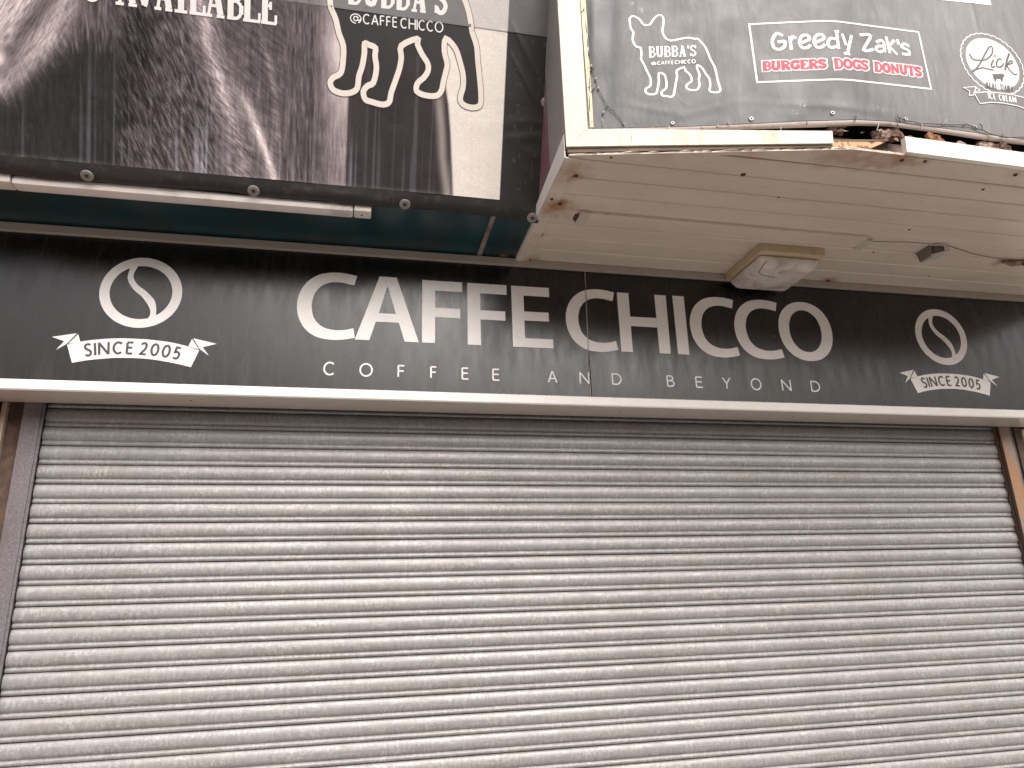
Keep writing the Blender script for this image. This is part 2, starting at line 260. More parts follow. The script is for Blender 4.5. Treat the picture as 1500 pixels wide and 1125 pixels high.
SLAB = {
 'A': (.62, [([(.18,0),(.47,1)],.55), ([(.5,1),(.8,0)],1.1)]+SB([(0,0),(.38,0)],[(.6,0),(1,0)],[(.3,.3),(.7,.3)],[(.28,1),(.6,1)])),
 'B': (.52, [([(.22,-.02),(.22,1.02)],1.1), ([(.0,1),(.55,1)]+arc(.55,.76,.33,.24,70,-70,5)+[(.55,.52),(.2,.52)],.6), ([(.88,.86),(.88,.66)],.8), (([(.55,.52)]+arc(.55,.26,.4,.26,70,-70,5)+[(.55,0),(0,0)]),.6), ([(.94,.4),(.94,.13)],.8)]),
 'U': (.6, [([(.2,1),(.2,.25),(.3,.04),(.5,0),(.68,.05),(.8,.25),(.8,1)],1)]+SB([(0,1),(.42,1)],[(.6,1),(1,1)])),
 'V': (.6, [([(.18,1),(.5,0)],1.1), ([(.82,1),(.52,0)],.6)]+SB([(0,1),(.42,1)],[(.62,1),(1,1)])),
 'I': (.28, [([(.5,0),(.5,1)],1.1)]+SB([(0,1),(1,1)],[(0,0),(1,0)])),
 'L': (.5, [([(.24,0),(.24,1)],1.1), ([(.96,.0),(.96,.26)],.5)]+SB([(0,1),(.52,1)],[(0,0),(1,0)])),
 'E': (.52, [([(.24,0),(.24,1)],1.1), ([(.96,.0),(.96,.26)],.5), ([(.9,1),(.9,.76)],.5), ([(.6,.4),(.6,.64)],.5)]+SB([(0,1),(.94,1)],[(0,0),(1,0)],[(.24,.52),(.62,.52)])),
 'S': (.5, [(catmull([(.88,.8),(.6,1),(.22,.95),(.1,.74),(.35,.56),(.75,.42),(.9,.24),(.7,.03),(.35,0),(.1,.2)],False,4),.9), ([(.92,1.02),(.92,.72)],.5), ([(.06,0),(.06,.28)],.5)]),
 "'": (.14, [([(.5,1.05),(.5,.74)],.9)]), ' ': (.28, []),
 'R': (.6, [([(.22,-.02),(.22,1.02)],1.1), ([(.0,1),(.55,1)]+arc(.55,.76,.3,.24,70,-70,5)+[(.55,.52),(.2,.52)],.6), ([(.84,.86),(.84,.66)],.8), ([(.5,.5),(.8,0),(1,0)],1)]+SB([(0,0),(.44,0)])),
 'G': (.6, [([(.86,.76),(.7,.97),(.45,1),(.2,.85),(.12,.5),(.2,.15),(.45,0),(.7,.05),(.86,.28)],1), ([(.86,0),(.86,.42)],.9), ([(.92,1.02),(.92,.7)],.5)]+SB([(.56,.44),(1,.44)])),
 'D': (.6, [([(.22,0),(.22,1)],1.1), ([(0,1),(.5,1)]+arc(.5,.5,.38,.5,75,-75,8)+[(.5,0),(0,0)],.7), ([(.87,.72),(.87,.28)],.8)]),
 'O': (.6, [(arc(.5,.5,.4,.5,0,360,16),1)]),
 'N': (.66, [([(.18,0),(.18,1)],.8), ([(.16,1),(.84,0)],1), ([(.84,0),(.84,1)],.8)]+SB([(0,0),(.38,0)],[(0,1),(.3,1)],[(.66,1),(1,1)])),
 'T': (.56, [([(.5,0),(.5,1)],1.1), ([(.05,1),(.05,.72)],.5), ([(.95,1),(.95,.72)],.5)]+SB([(0,1),(1,1)],[(.26,0),(.74,0)])),
}
def quadmap(q):
    q = [np.array(p, float) for p in q]
    return lambda s, t: (q[0]*(1-s)+q[1]*s)*(1-t)+(q[3]*(1-s)+q[2]*s)*t
def text(pr, s, q, wt, font, gap=.12, mp=None, grow=0, ranges=None):
    """set s inside quad q (BL, BR, TR, TL); wt = stroke width in metres"""
    mp = mp or quadmap(q)
    ws = [font[c][0] for c in s]; tot = sum(ws)+gap*(len(s)-1); x = 0
    W = float(np.linalg.norm(mp(1, .5)-mp(0, .5))); H = float(np.linalg.norm(mp(.5, 1)-mp(.5, 0)))
    for i, (c, wd) in enumerate(zip(s, ws)):
        x0, x1 = (x/tot, (x+wd)/tot) if ranges is None else ranges[i]
        ix = min(wt/2/W, (x1-x0)*.3) if font is SANS else 0
        for P, f in font[c][1]:
            iy = wt*.5/H if font is SANS else wt*f*.5/H
            if font is SLAB: 
                Q = [mp(x0+p[0]*(x1-x0), iy+p[1]*(1-2*iy)) for p in P]
            else: Q = [mp(x0+ix+p[0]*(x1-x0-2*ix), iy+p[1]*(1-2*iy)) for p in P]
            pr.rib(Q, wt*f+grow, ext=grow/2 + (wt*.5 if font is SANS and len(P) == 2 and P[0][0] != P[1][0] and c in 'FELHT' and P[0][1] == P[1][1] else 0)*0)
        x += wd+gap
    return pr

# ================================================================ materials
def nodes(name):
    mt = bpy.data.materials.new(name); mt.use_nodes = True; t = mt.node_tree
    return mt, t, t.nodes['Principled BSDF']
def N(t, kind, **kw):
    n = t.nodes.new(kind)
    for k, v in kw.items():
        if k in n.inputs: n.inputs[k].default_value = v
        else: setattr(n, k, v)
    return n
def L(t, a, b): t.links.new(a, b)
def coords(t, scale=(1,1,1), obj=False, rand=0):
    tc = N(t, 'ShaderNodeTexCoord') if obj else N(t, 'ShaderNodeNewGeometry')
    mp = N(t, 'ShaderNodeMapping'); mp.inputs['Scale'].default_value = scale
    src = tc.outputs['Object'] if obj else tc.outputs['Position']
    L(t, src, mp.inputs['Vector']); return mp.outputs[0]
def noise(t, vec, scale, detail=4, rough=.55, dist=0):
    n = N(t, 'ShaderNodeTexNoise', Scale=scale, Detail=detail, Roughness=rough, Distortion=dist); L(t, vec, n.inputs['Vector']); return n.outputs['Fac']
def ramp(t, fac, stops):
    r = N(t, 'ShaderNodeValToRGB'); e = r.color_ramp.elements
    e[0].position, e[1].position = stops[0][0], stops[-1][0]
    def c(v): return (v, v, v, 1) if not hasattr(v, '__len__') else (*v, 1)
    e[0].color, e[1].color = c(stops[0][1]), c(stops[-1][1])
    for p, v in stops[1:-1]: e.new(p).color = c(v)
    L(t, fac, r.inputs[0]); return r.outputs[0]
def mix(t, fac, a, b, mode='MIX'):
    n = N(t, 'ShaderNodeMix', data_type='RGBA', blend_type=mode)
    for i, v in ((0, fac), (6, a), (7, b)):
        if hasattr(v, 'is_linked') or hasattr(v, 'links'): L(t, v, n.inputs[i])
        elif hasattr(v, '__len__'): n.inputs[i].default_value = (*v, 1)
        else: n.inputs[i].default_value = v
    return n.outputs[2]
def bump(t, b, h, strength, dist=.002):
    n = N(t, 'ShaderNodeBump', Strength=strength, Distance=dist); L(t, h, n.inputs['Height']); L(t, n.outputs[0], b.inputs['Normal']); return n

def simple(name, c, rough=.5, metal=0, var=.15, nscale=18, bmp=.15, dirt=None, dscale=5, dstops=(.52, .7), coat=0, spec=.5):
    mt, t, b = nodes(name); v = coords(t)
    f = noise(t, v, nscale, 5)
    lo = tuple(x*(1-var) for x in c); hi = tuple(min(1, x*(1+var)) for x in c)
    col = ramp(t, f, [(.3, lo), (.7, hi)])
    if dirt:
        d = ramp(t, noise(t, v, dscale, 8, .65), [(dstops[0], 0.0), (dstops[1], 1.0)])
        col = mix(t, d, col, dirt)
    L(t, col, b.inputs['Base Color'])
    b.inputs['Roughness'].default_value = rough; b.inputs['Metallic'].default_value = metal
    b.inputs['Coat Weight'].default_value = coat; b.inputs['Specular IOR Level'].default_value = spec
    if bmp: bump(t, b, noise(t, v, nscale*6, 4), bmp, .001)
    return mt

M = {}
M['vinyl_white'] = simple('white_vinyl', (.90,.875,.845), .38, var=.03, dirt=(.5,.46,.42), dscale=9, dstops=(.6,.85))
M['print_white'] = simple('printed_white', (.86,.84,.81), .45, var=.03)
M['print_dark'] = simple('printed_charcoal', (.055,.05,.05), .4, var=.08)
M['print_red'] = simple('printed_red', (.66,.055,.09), .6, var=.08)
M['print_grey'] = simple('printed_grey', (.055,.05,.047), .45, var=.05)
M['ribbon_text'] = simple('ribbon_lettering', (.07,.06,.055), .4, var=.05)
M['pvc_white'] = simple('white_pvc', (.87,.84,.79), .22, var=.03, bmp=.05, dirt=(.62,.57,.5), dscale=6, dstops=(.6,.9))
M['trim_beige'] = simple('aged_trim', (.42,.37,.32), .35, var=.06, bmp=.05, dirt=(.25,.2,.16), dscale=7, dstops=(.6,.85))
M['dark_gap'] = simple('dark_cavity', (.02,.016,.014), .9)
M['washer'] = simple('galvanised_washer', (.42,.40,.38), .45, metal=.5, dirt=(.2,.12,.07), dscale=30, dstops=(.5,.7))
M['plastic_washer'] = simple('grey_plastic_washer', (.27,.255,.24), .5, dirt=(.22,.18,.15), dscale=40, dstops=(.5,.7))
M['screw'] = simple('rusty_screw', (.07,.03,.018), .75, var=.4, nscale=60)
M['cable_tie'] = simple('black_tie', (.03,.03,.03), .5)
M['cable_tie_pale'] = simple('faded_tie', (.42,.39,.37), .5)
M['diffuser'] = simple('fluorescent_diffuser', (.76,.70,.66), .35, var=.04, dirt=(.38,.32,.28), dscale=6, dstops=(.55,.8))
M['end_cap'] = simple('batten_end_cap', (.68,.62,.56), .4, var=.03)
M['brown_post'] = simple('brown_pier', (.085,.05,.035), .7, var=.3, nscale=30, dirt=(.14,.085,.06), dscale=16)
M['cream_post'] = simple('cream_post', (.48,.40,.31), .5)
M['red'] = simple('red_shopfront', (.55,.03,.02), .3, var=.05)
M['grey_side'] = simple('grey_return', (.26,.245,.235), .45, var=.06)
M['render_wall'] = simple('painted_render', (.42,.38,.34), .85, var=.12, nscale=5, bmp=.4)
M['notice'] = simple('cream_notice', (.72,.66,.55), .5, var=.03)
M['greybox'] = simple('grey_sensor_body', (.46,.45,.43), .5, var=.08)
M['darkbox'] = simple('dark_sensor_side', (.17,.13,.11), .6)
M['orange_panel'] = simple('rust_stained_lining', (.55,.33,.15), .6, var=.15, nscale=8, dirt=(.16,.025,.012), dscale=19, dstops=(.50,.55))
M['rust'] = simple('rusty_steel', (.20,.115,.085), .85, var=.55, nscale=22, bmp=.8, dirt=(.42,.33,.29), dscale=24, dstops=(.48,.62))
M['rust_orange'] = simple('orange_rust', (.42,.22,.12), .85, var=.35, nscale=20, bmp=.7, dirt=(.2,.09,.05), dscale=24, dstops=(.5,.64))
M['steel'] = simple('galvanised_channel', (.30,.26,.22), .5, metal=.3, var=.15, dirt=(.22,.07,.03), dscale=7, dstops=(.52,.68))

def mural():
    mt, t, b = nodes('old_side_mural'); v = coords(t, (1, 3, 1))
    col = ramp(t, noise(t, v, 7, 3, .5, 1.0), [(.3,(.07,.09,.20)),(.40,(.20,.10,.13)),(.52,(.18,.075,.10)),(.6,(.24,.15,.12)),(.72,(.2,.17,.15))])
    L(t, col, b.inputs['Base Color']); b.inputs['Roughness'].default_value = .6; return mt
M['mural'] = mural()

def cream_frame(name, base=(.66,.60,.48), stain=(.42,.27,.12), amt=(.54,.72)):
    mt, t, b = nodes(name); v = coords(t)
    col = ramp(t, noise(t, v, 3.5, 5), [(.35, tuple(x*.95 for x in base)), (.65, tuple(min(1, x*1.06) for x in base))])
    st = ramp(t, noise(t, coords(t, (1,1,.35)), 9, 9, .7), [(amt[0], 0.0), (amt[1], .8)])
    col = mix(t, st, col, stain)
    spk = ramp(t, noise(t, v, 60, 3, .7), [(.68, 0.0), (.76, .6)])
    col = mix(t, spk, col, (.36,.26,.15))
    L(t, col, b.inputs['Base Color']); b.inputs['Roughness'].default_value = .36
    bump(t, b, noise(t, v, 40, 4), .08); return mt
M['cream'] = cream_frame('cream_frame')
M['cream_clean'] = cream_frame('white_frame', (.80,.76,.68), (.6,.5,.36), (.66,.85))
M['rusty_cream'] = cream_frame('rust_flecked_strip', (.72,.60,.36), (.3,.13,.05), (.5,.62))

def board_mat():
    mt, t, b = nodes('soffit_board'); v = coords(t)
    oi = N(t, 'ShaderNodeObjectInfo')
    base = ramp(t, noise(t, coords(t, (.5, 3, 1)), 4, 6), [(.3, (.63,.535,.455)), (.7, (.73,.635,.55))])
    base = mix(t, ramp(t, oi.outputs['Random'], [(0, 0.0), (1, .25)]), base, (.58,.49,.42))
    g = ramp(t, noise(t, coords(t, (2.5, 9, 3)), 7, 9, .72), [(.55, 0.0), (.82, .55)])
    base = mix(t, g, base, (.34,.26,.2))
    spk = ramp(t, noise(t, v, 85, 2, .6), [(.74, 0.0), (.78, .7)])
    base = mix(t, spk, base, (.18,.1,.06))
    L(t, base, b.inputs['Base Color']); b.inputs['Roughness'].default_value = .34
    bump(t, b, noise(t, coords(t, (2,8,4)), 14, 5), .12); return mt
M['board'] = board_mat()

def stain_mat(name, spots, under, base_strength=1):
    """soffit board colour with real rust stains round each fixing; spots = (x, y, radius, weight)"""
    mt = M[under].copy(); mt.name = name; t = mt.node_tree; b = t.nodes['Principled BSDF']
    prev = b.inputs['Base Color'].links[0].from_socket
    geo = N(t, 'ShaderNodeNewGeometry'); nz = N(t, 'ShaderNodeTexNoise', Scale=26, Detail=5)
    L(t, geo.outputs['Position'], nz.inputs['Vector'])
    for x, y, z, r, wgt in spots:
        d = N(t, 'ShaderNodeVectorMath', operation='DISTANCE'); d.inputs[1].default_value = (x, y, z)
        L(t, geo.outputs['Position'], d.inputs[0])
        ad = N(t, 'ShaderNodeMath', operation='MULTIPLY_ADD'); ad.inputs[1].default_value = r*1.6; 
        L(t, nz.outputs['Fac'], ad.inputs[0]); L(t, d.outputs['Value'], ad.inputs[2])
        f = ramp(t, ad.outputs[0], [(r*.75, wgt), (r*.75+r*1.0, 0.0)])
        prev = mix(t, f, prev, (.33,.13,.035))
    L(t, prev, b.inputs['Base Color']); return mt

def shutter_mat():
    mt, t, b = nodes('galvanised_slat'); v = coords(t)
    oi = N(t, 'ShaderNodeObjectInfo')
    base = ramp(t, noise(t, coords(t, (.7,1,2.2)), 2.2, 5), [(.3, (.28,.272,.275)), (.7, (.335,.326,.327))])
    warm = ramp(t, noise(t, coords(t, (.8,1,6)), 3.1, 3), [(.52, 0.0), (.66, .45)])
    base = mix(t, warm, base, (.30,.275,.235))
    base = mix(t, ramp(t, oi.outputs['Random'], [(0, 0.0), (1, .3)]), base, (.235,.222,.22))
    # crazed lacquer: fine pale wriggly threads, strongest in patches
    vo = N(t, 'ShaderNodeTexVoronoi', feature='DISTANCE_TO_EDGE', Scale=80, Randomness=1)
    wv = N(t, 'ShaderNodeMix', data_type='VECTOR'); wv.inputs[0].default_value = .055
    nc = N(t, 'ShaderNodeTexNoise', Scale=26, Detail=3); cv_ = coords(t, (.8,1,.62)); L(t, cv_, nc.inputs['Vector'])
    L(t, cv_, wv.inputs[4]); L(t, nc.outputs['Color'], wv.inputs[5]); L(t, wv.outputs[1], vo.inputs['Vector'])
    th = ramp(t, vo.outputs['Distance'], [(.0, 1.0), (.20, 0.0)])
    patch = ramp(t, noise(t, coords(t, (.9,1,5)), 7, 5, .65), [(.42, 0.08), (.66, .95)])
    fine = ramp(t, noise(t, coords(t,(1,1,.5)), 85, 2, .6), [(.40, 0.0), (.56, 1.0)])
    m1 = N(t, 'ShaderNodeMath', operation='MULTIPLY'); L(t, th, m1.inputs[0]); L(t, patch, m1.inputs[1])
    m2 = N(t, 'ShaderNodeMath', operation='MULTIPLY'); L(t, m1.outputs[0], m2.inputs[0]); L(t, fine, m2.inputs[1])
    col = mix(t, m2.outputs[0], base, (.50,.485,.475))
    fl = ramp(t, fine, [(.0, 0.0), (1, .14)]); col = mix(t, fl, col, (.50,.48,.46))
    # long horizontal scuffs and a few reddish marks
    sc = ramp(t, noise(t, coords(t, (1.2,1,110)), 3.0, 3, .5), [(.64, 0.0), (.69, .6)]); col = mix(t, sc, col, (.16,.145,.135))
    sw = ramp(t, noise(t, coords(t, (1.6,1,150)), 2.3, 3, .5), [(.65, 0.0), (.69, .8)]); col = mix(t, sw, col, (.58,.56,.54))
    rr = ramp(t, noise(t, coords(t, (5,1,60)), 3.3, 2, .5), [(.70, 0.0), (.74, .7)]); col = mix(t, rr, col, (.22,.10,.07))
    vd = ramp(t, noise(t, coords(t, (70,1,1.6)), 1.4, 3, .5), [(.62, 0.0), (.70, .4)]); col = mix(t, vd, col, (.48,.46,.44))
    gr = ramp(t, noise(t, coords(t, (3.5,1,.5)), 1.3, 6, .65), [(.48, 0.0), (.78, .36)]); col = mix(t, gr, col, (.20,.185,.175))
    L(t, col, b.inputs['Base Color'])
    b.inputs['Metallic'].default_value = .25
    L(t, ramp(t, noise(t, v, 12, 4), [(.3, .36), (.7, .50)]), b.inputs['Roughness'])
    ht = N(t, 'ShaderNodeMath', operation='ADD'); L(t, noise(t, v, 90, 4, .6), ht.inputs[0]); L(t, m2.outputs[0], ht.inputs[1])
    bump(t, b, ht.outputs[0], .35, .0012); return mt
M['slat'] = shutter_mat()

def rail_mat(name, base, blot, blot2, st=(.5,.7)):
    mt, t, b = nodes(name); v = coords(t)
    col = ramp(t, noise(t, v, 140, 3, .7), [(.35, tuple(x*.7 for x in base)), (.65, tuple(x*1.35 for x in base))])
    col = mix(t, ramp(t, noise(t, coords(t, (1,1,.4)), 8, 5, .6), [(st[0], 0.0), (st[1], .85)]), col, blot)
    col = mix(t, ramp(t, noise(t, v, 40, 5, .7), [(.56, 0.0), (.68, .6)]), col, blot2)
    L(t, col, b.inputs['Base Color']); b.inputs['Roughness'].default_value = .55; b.inputs['Metallic'].default_value = .2
    bump(t, b, noise(t, v, 120, 3), .3, .001); return mt
M['rail_grey'] = rail_mat('mottled_grey_rail', (.17,.155,.16), (.13,.115,.115), (.24,.225,.22))
M['rail_rust'] = rail_mat('rusting_rail', (.30,.24,.19), (.42,.20,.09), (.33,.16,.08), (.42,.55))

def sign_mat():
    mt, t, b = nodes('black_sign_panel'); v = coords(t)
    st = ramp(t, noise(t, coords(t, (16,1,2.2)), 3.0, 7, .62, .3), [(.42, 0.0), (.72, 1.0)])
    cl = ramp(t, noise(t, coords(t, (1,1,1.4)), 2.2, 4), [(.38, .15), (.7, 1.0)])
    m1 = N(t, 'ShaderNodeMath', operation='MULTIPLY'); L(t, st, m1.inputs[0]); L(t, cl, m1.inputs[1])
    col = mix(t, m1.outputs[0], (.003,.0026,.0024), (.032,.027,.024))
    sp = ramp(t, noise(t, v, 170, 2, .6), [(.72, 0.0), (.76, .5)]); col = mix(t, sp, col, (.1,.09,.085))
    L(t, col, b.inputs['Base Color'])
    L(t, ramp(t, noise(t, coords(t, (8,1,2)), 3, 5), [(.3, .20), (.7, .32)]), b.inputs['Roughness'])
    b.inputs['Specular IOR Level'].default_value = .66
    # dried, slightly slumped lacquer: short vertical wrinkles
    wr = N(t, 'ShaderNodeTexNoise', Scale=34, Detail=4, Roughness=.6, Distortion=.8); L(t, coords(t, (2.4,1,.55)), wr.inputs['Vector'])
    pm = ramp(t, noise(t, coords(t, (1,1,1)), 1.6, 3), [(.4, .25), (.62, 1.0)])
    m2 = N(t, 'ShaderNodeMath', operation='MULTIPLY'); L(t, wr.outputs['Fac'], m2.inputs[0]); L(t, pm, m2.inputs[1])
    bump(t, b, m2.outputs[0], .10, .002); return mt
M['sign'] = sign_mat()

def teal_mat():
    mt, t, b = nodes('teal_soffit'); v = coords(t)
    col = ramp(t, noise(t, coords(t, (1,.5,1)), 5, 4), [(.3, (.004,.026,.034)), (.7, (.006,.046,.058))])
    col = mix(t, ramp(t, noise(t, coords(t, (1.5,1,1)), 3, 7, .65), [(.42, 0.0), (.7, .8)]), col, (.035,.034,.030))
    L(t, col, b.inputs['Base Color']); b.inputs['Roughness'].default_value = .3
    bump(t, b, noise(t, v, 6, 2), .15, .01); return mt
M['teal'] = teal_mat()

def vc_mat(name, rough=.42, spec=.5, bscale=(1,1,1)):
    mt, t, b = nodes(name)
    a = N(t, 'ShaderNodeVertexColor', layer_name='print'); v = coords(t)
    g = ramp(t, noise(t, v, 220, 3, .7), [(.3, .82), (.7, 1.12)])
    col = mix(t, 1.0, a.outputs['Color'], g, 'MULTIPLY')
    L(t, col, b.inputs['Base Color']); b.inputs['Specular IOR Level'].default_value = spec
    L(t, ramp(t, noise(t, v, 9, 5), [(.3, rough-.07), (.7, rough+.1)]), b.inputs['Roughness'])
    w1 = N(t, 'ShaderNodeTexNoise', Scale=5, Detail=5, Roughness=.5, Distortion=.6); L(t, coords(t, bscale), w1.inputs['Vector'])
    bump(t, b, w1.outputs['Fac'], .35, .02); return mt
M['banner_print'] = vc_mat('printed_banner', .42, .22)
M['banner_grey'] = vc_mat('black_banner_haze', .38, .5, (1.4,1.4,.5))

def ground_mat(name, c1, c2, sc):
    mt, t, b = nodes(name); v = coords(t)
    col = ramp(t, noise(t, v, sc, 8, .65), [(.3, c1), (.7, c2)])
    L(t, col, b.inputs['Base Color']); b.inputs['Roughness'].default_value = .85
    bump(t, b, noise(t, v, sc*12, 4), .4, .004); return mt
M['paving'] = ground_mat('concrete_paving', (.20,.188,.172), (.28,.265,.24), 3)
M['asphalt'] = ground_mat('asphalt', (.045,.045,.045), (.065,.063,.06), 4)
M['earth'] = ground_mat('far_ground', (.18,.17,.15), (.24,.22,.2), .2)

# ================================================================ setting
def structure(o): o['kind'] = 'structure'; return o
structure(MB().add([(-1500,-1500,GROUND-.16),(1500,-1500,GROUND-.16),(1500,1500,GROUND-.16),(-1500,1500,GROUND-.16)], [(0,1,2,3)]).build('ground', M['earth']))
structure(MB().add([(-400,-15,GROUND-.13),(400,-15,GROUND-.13),(400,-6.1,GROUND-.13),(-400,-6.1,GROUND-.13)], [(0,1,2,3)]).build('road', M['asphalt']))
structure(MB().box(-400, 400, -6.1, -5.95, GROUND-.15, GROUND, .01).build('kerb', M['paving']))
pv = structure(MB().box(-400, 400, -5.95, .6, GROUND-.15, GROUND-.004).build('pavement', M['paving']))
slab = MB().box(-.297, .297, -.297, .297, -.03, .004, .004)
sm = mesh('paving_slab', slab.V, slab.F); sm.materials.append(M['paving'])
for i in range(9):
    for j in range(9):
        link('paving_slab', sm, pv, None, (-.6+.6*i+(.3 if j % 2 else 0), -.75-.6*j, GROUND-.0035))
# unseen two-storey terrace added across the road to shut off the lowest strip of sky
brick = simple('unseen_terrace_brick', (.20,.12,.09), .85, var=.25, nscale=9)
hw = MB()
for i in range(-5, 6):
    x0 = i*7.0+rnd.uniform(-.02,.02); h = 4.0+rnd.uniform(-.3,.3)
    hw.box(x0, x0+6.98, -23, -17.2, GROUND-.13, h); hw.prism([(x0,-17.0,h+.002),(x0,-20.1,h+1.5),(x0,-23.2,h+.002)], (6.98,0,0))
terr = structure(hw.build('unseen_terrace', brick))
wm = MB().box(-.6,.6,-.02,.05,-.75,.75,.01); wme = mesh('unseen_terrace_window', wm.V, wm.F); wme.materials.append(simple('unseen_terrace_glass',(.05,.055,.06),.08))
for i in range(-5, 6):
    for dx in (1.7, 5.1):
        for zz in (-.6, 2.3): link('unseen_terrace_window', wme, terr, None, (i*7+dx, -17.2, zz))
# the building behind the sign, upper storey wall and the walls at either side of the opening
bw = MB()
bw.box(-6, -.30, .0, .3, GROUND, 4.2); bw.box(4.9, 10, .0, .3, GROUND, 4.2); bw.box(-.3, 4.9, .12, .32, .10, 4.2)
wall = structure(bw.build('building_wall', M['render_wall']))
structure(MB().box(-6, 10, .5, .55, GROUND, 4.2).build('shop_interior_wall', M['dark_gap']))

# ================================================================ roller shutter
W = 4.442
sh = empty('roller_shutter', (W/2, 0, GROUND), 'grey galvanised roller shutter pulled down across the whole shop front', 'shutter')
prof = [(.0745,.010),(.0737,.0015),(.0722,-.0016),(.068,-.0046),(.062,-.0071),(.055,-.0090),(.047,-.0100),(.039,-.0100),(.032,-.0089),(.0265,-.0062),(.0222,-.0022),(.0200,.0008),(.0180,.0004),
        (.0165,-.0022),(.0135,-.0042),(.0090,-.0046),(.0050,-.0034),(.0025,-.0008),(.0012,.004),(.0008,.010)]
NX = 46; V = []; F = []
for i in range(NX+1):
    for z, y in prof:
        x = W*i/NX
        V.append((x-W/2, y, z))
k = len(prof)
for i in range(NX):
    for j in range(k-1): F.append((i*k+j, i*k+j+1, (i+1)*k+j+1, (i+1)*k+j))
F += [tuple(range(k)), tuple(NX*k+j for j in range(k))[::-1]]
sl_me = mesh('slat', V, F, angle=math.radians(60)); sl_me.materials.append(M['slat'])
NS = 32
for i in range(-2, NS-1):
    o = link('slat', sl_me, sh, None, (W/2, rnd.uniform(-.0008,.0008), -.075*i+rnd.uniform(-.0006,.0006)))
    o.rotation_euler = (0, rnd.uniform(-.00035,.00035), 0)
o = MB().box(-.0, W, -.012, .012, GROUND+.005, -.075*(NS-2)+.002, .003).build('bottom_bar', M['rail_grey'], sh)
mb = MB().box(-.071, -.008, -.036, .03, GROUND, .02, .002); mb.build('guide_rail', M['rail_grey'], sh)
MB().box(-.008, .001, -.030, -.0235, GROUND, .02).build('rail_lip', M['rail_grey'], sh)
o = MB().box(W+.012, W+.074, -.036, .03, GROUND, .02, .002).build('guide_rail', M['rail_rust'], sh); tag(o, 'guide rail blotched with orange rust')
MB().box(W+.001, W+.0115, -.030, -.0235, GROUND, .02).build('rail_lip', M['dark_gap'], sh)

# piers and neighbours
pl = MB().box(-.129, -.074, -.006, .12, GROUND, .02).build('door_pier', M['brown_post'])
tag(pl, 'dark brown pier between the left shutter rail and cream strip', 'pier')
ps = MB().box(-.150, -.133, -.03, .12, GROUND, .02, .003).build('corner_post', M['cream_post'])
tag(ps, 'thin cream post at the left edge beside the brown pier', 'post')
e = empty('red_shopfront', (-.8, 0, GROUND), 'glossy red shopfront panel at the far left beyond the cream post', 'shopfront')
MB().box(-1.6, -.158, -.10, .10, GROUND, .006, .004).build('panel', M['red'], e)
MB().box(-1.6, -.165, -.102, -.1005, -1.3, -1.24).build('joint', M['dark_gap'], e)
e = empty('side_reveal', (W+.12, 0, GROUND), 'grey brown recessed reveal right of the rusty shutter rail', 'door reveal')
MB().box(W+.078, W+.130, .0, .10, GROUND, .02).build('reveal_face', M['grey_side'], e)
MB().box(W+.1305, W+.169, -.012, .10, GROUND, .02).build('reveal_jamb', M['brown_post'], e)
e = empty('wall_notice', (W+.30, -.02, -.3), 'cream notice board with small dark lettering at the right edge', 'notice')
MB().box(W+.174, W+.52, -.020, .0, -.62, .006, .002).build('board', M['notice'], e)
pn = Print(lambda u, z, o: (u, -.0203-o, z), .0005)
pn.rib(arc(W+.200, -.010, .009, .012, 40, 320), .004)
for z_ in (-.045,-.052,-.070): pn.rib([(W+.190, z_), (W+.235, z_)], .0025)
for c, (x_, z_) in zip('OPEN', ((.20,-.12),(.27,-.12),(.34,-.12),(.41,-.12))): pass
pn.build('lettering', M['ribbon_text'], e)

# ================================================================ shop sign
sg = empty('shop_sign', (2.2, -.1, .03), 'long black shop sign reading CAFFE CHICCO above the shutter', 'shop sign')
YS = -.2
MB().box(-.95, 2.1795, YS, YS+.02, .045, .655).build('sign_panel', M['sign'], sg)
MB().box(2.1835, 4.66, YS, YS+.02, .045, .655).build('sign_panel', M['sign'], sg)
MB().prism([(2.1848,YS-.0024,.652),(2.1884,YS-.0024,.652),(2.1768,YS-.0024,.0535),(2.1734,YS-.0024,.0535)][::-1],(0,.006,0)).build('seam_strip', simple('seam_strip', (.46,.36,.31), .5, dirt=(.09,.04,.02), dscale=9), sg)
MB().add([(-.95,-.2135,.0525),(4.66,-.2135,.0525),(4.66,-.2155,.0495),(-.95,-.2155,.0495),(4.66,-.2155,.0165),(-.95,-.2155,.0165),(4.66,-.2105,.0115),(-.95,-.2105,.0115),(4.50,-.199,.0525),(-.95,-.199,.0525)],
     [(8,9,0,1),(1,0,3,2),(2,3,5,4),(4,5,7,6)]).build('bottom_trim', M['pvc_white'], sg)
MB().box(-.95, 4.66, -.2095, -.040, .011, .018).build('underside', simple('sign_underside', (.60,.54,.48), .16, var=.04, bmp=.03), sg)
MB().box(-.95, 4.66, -.178, .118, .645, .655).build('top_cover', M['trim_beige'], sg)
MB().box(-.95, 4.66, -.039, -.034, .011, .15).build('back_plate', M['dark_gap'], sg)
MB().box(-.95, -.93, -.1995, -.04, .02, .644).build('end_plate', M['sign'], sg)
MB().box(4.64, 4.66, -.1995, -.04, .02, .644).build('end_plate', M['sign'], sg)
tt = MB(); tt.box(-.95, 4.80, -.2215, -.200, .6525, .684, .0015)
tt.build('top_trim', M['trim_beige'], sg)
for x_ in (.55, 2.33, 3.2, 4.27):
    MB().lathe((x_, -.13+rnd.uniform(-.02,.02), .0108), (0,0,-1), [(.0035,0),(.003,.002)], 8).build('rivet', M['screw'], sg)

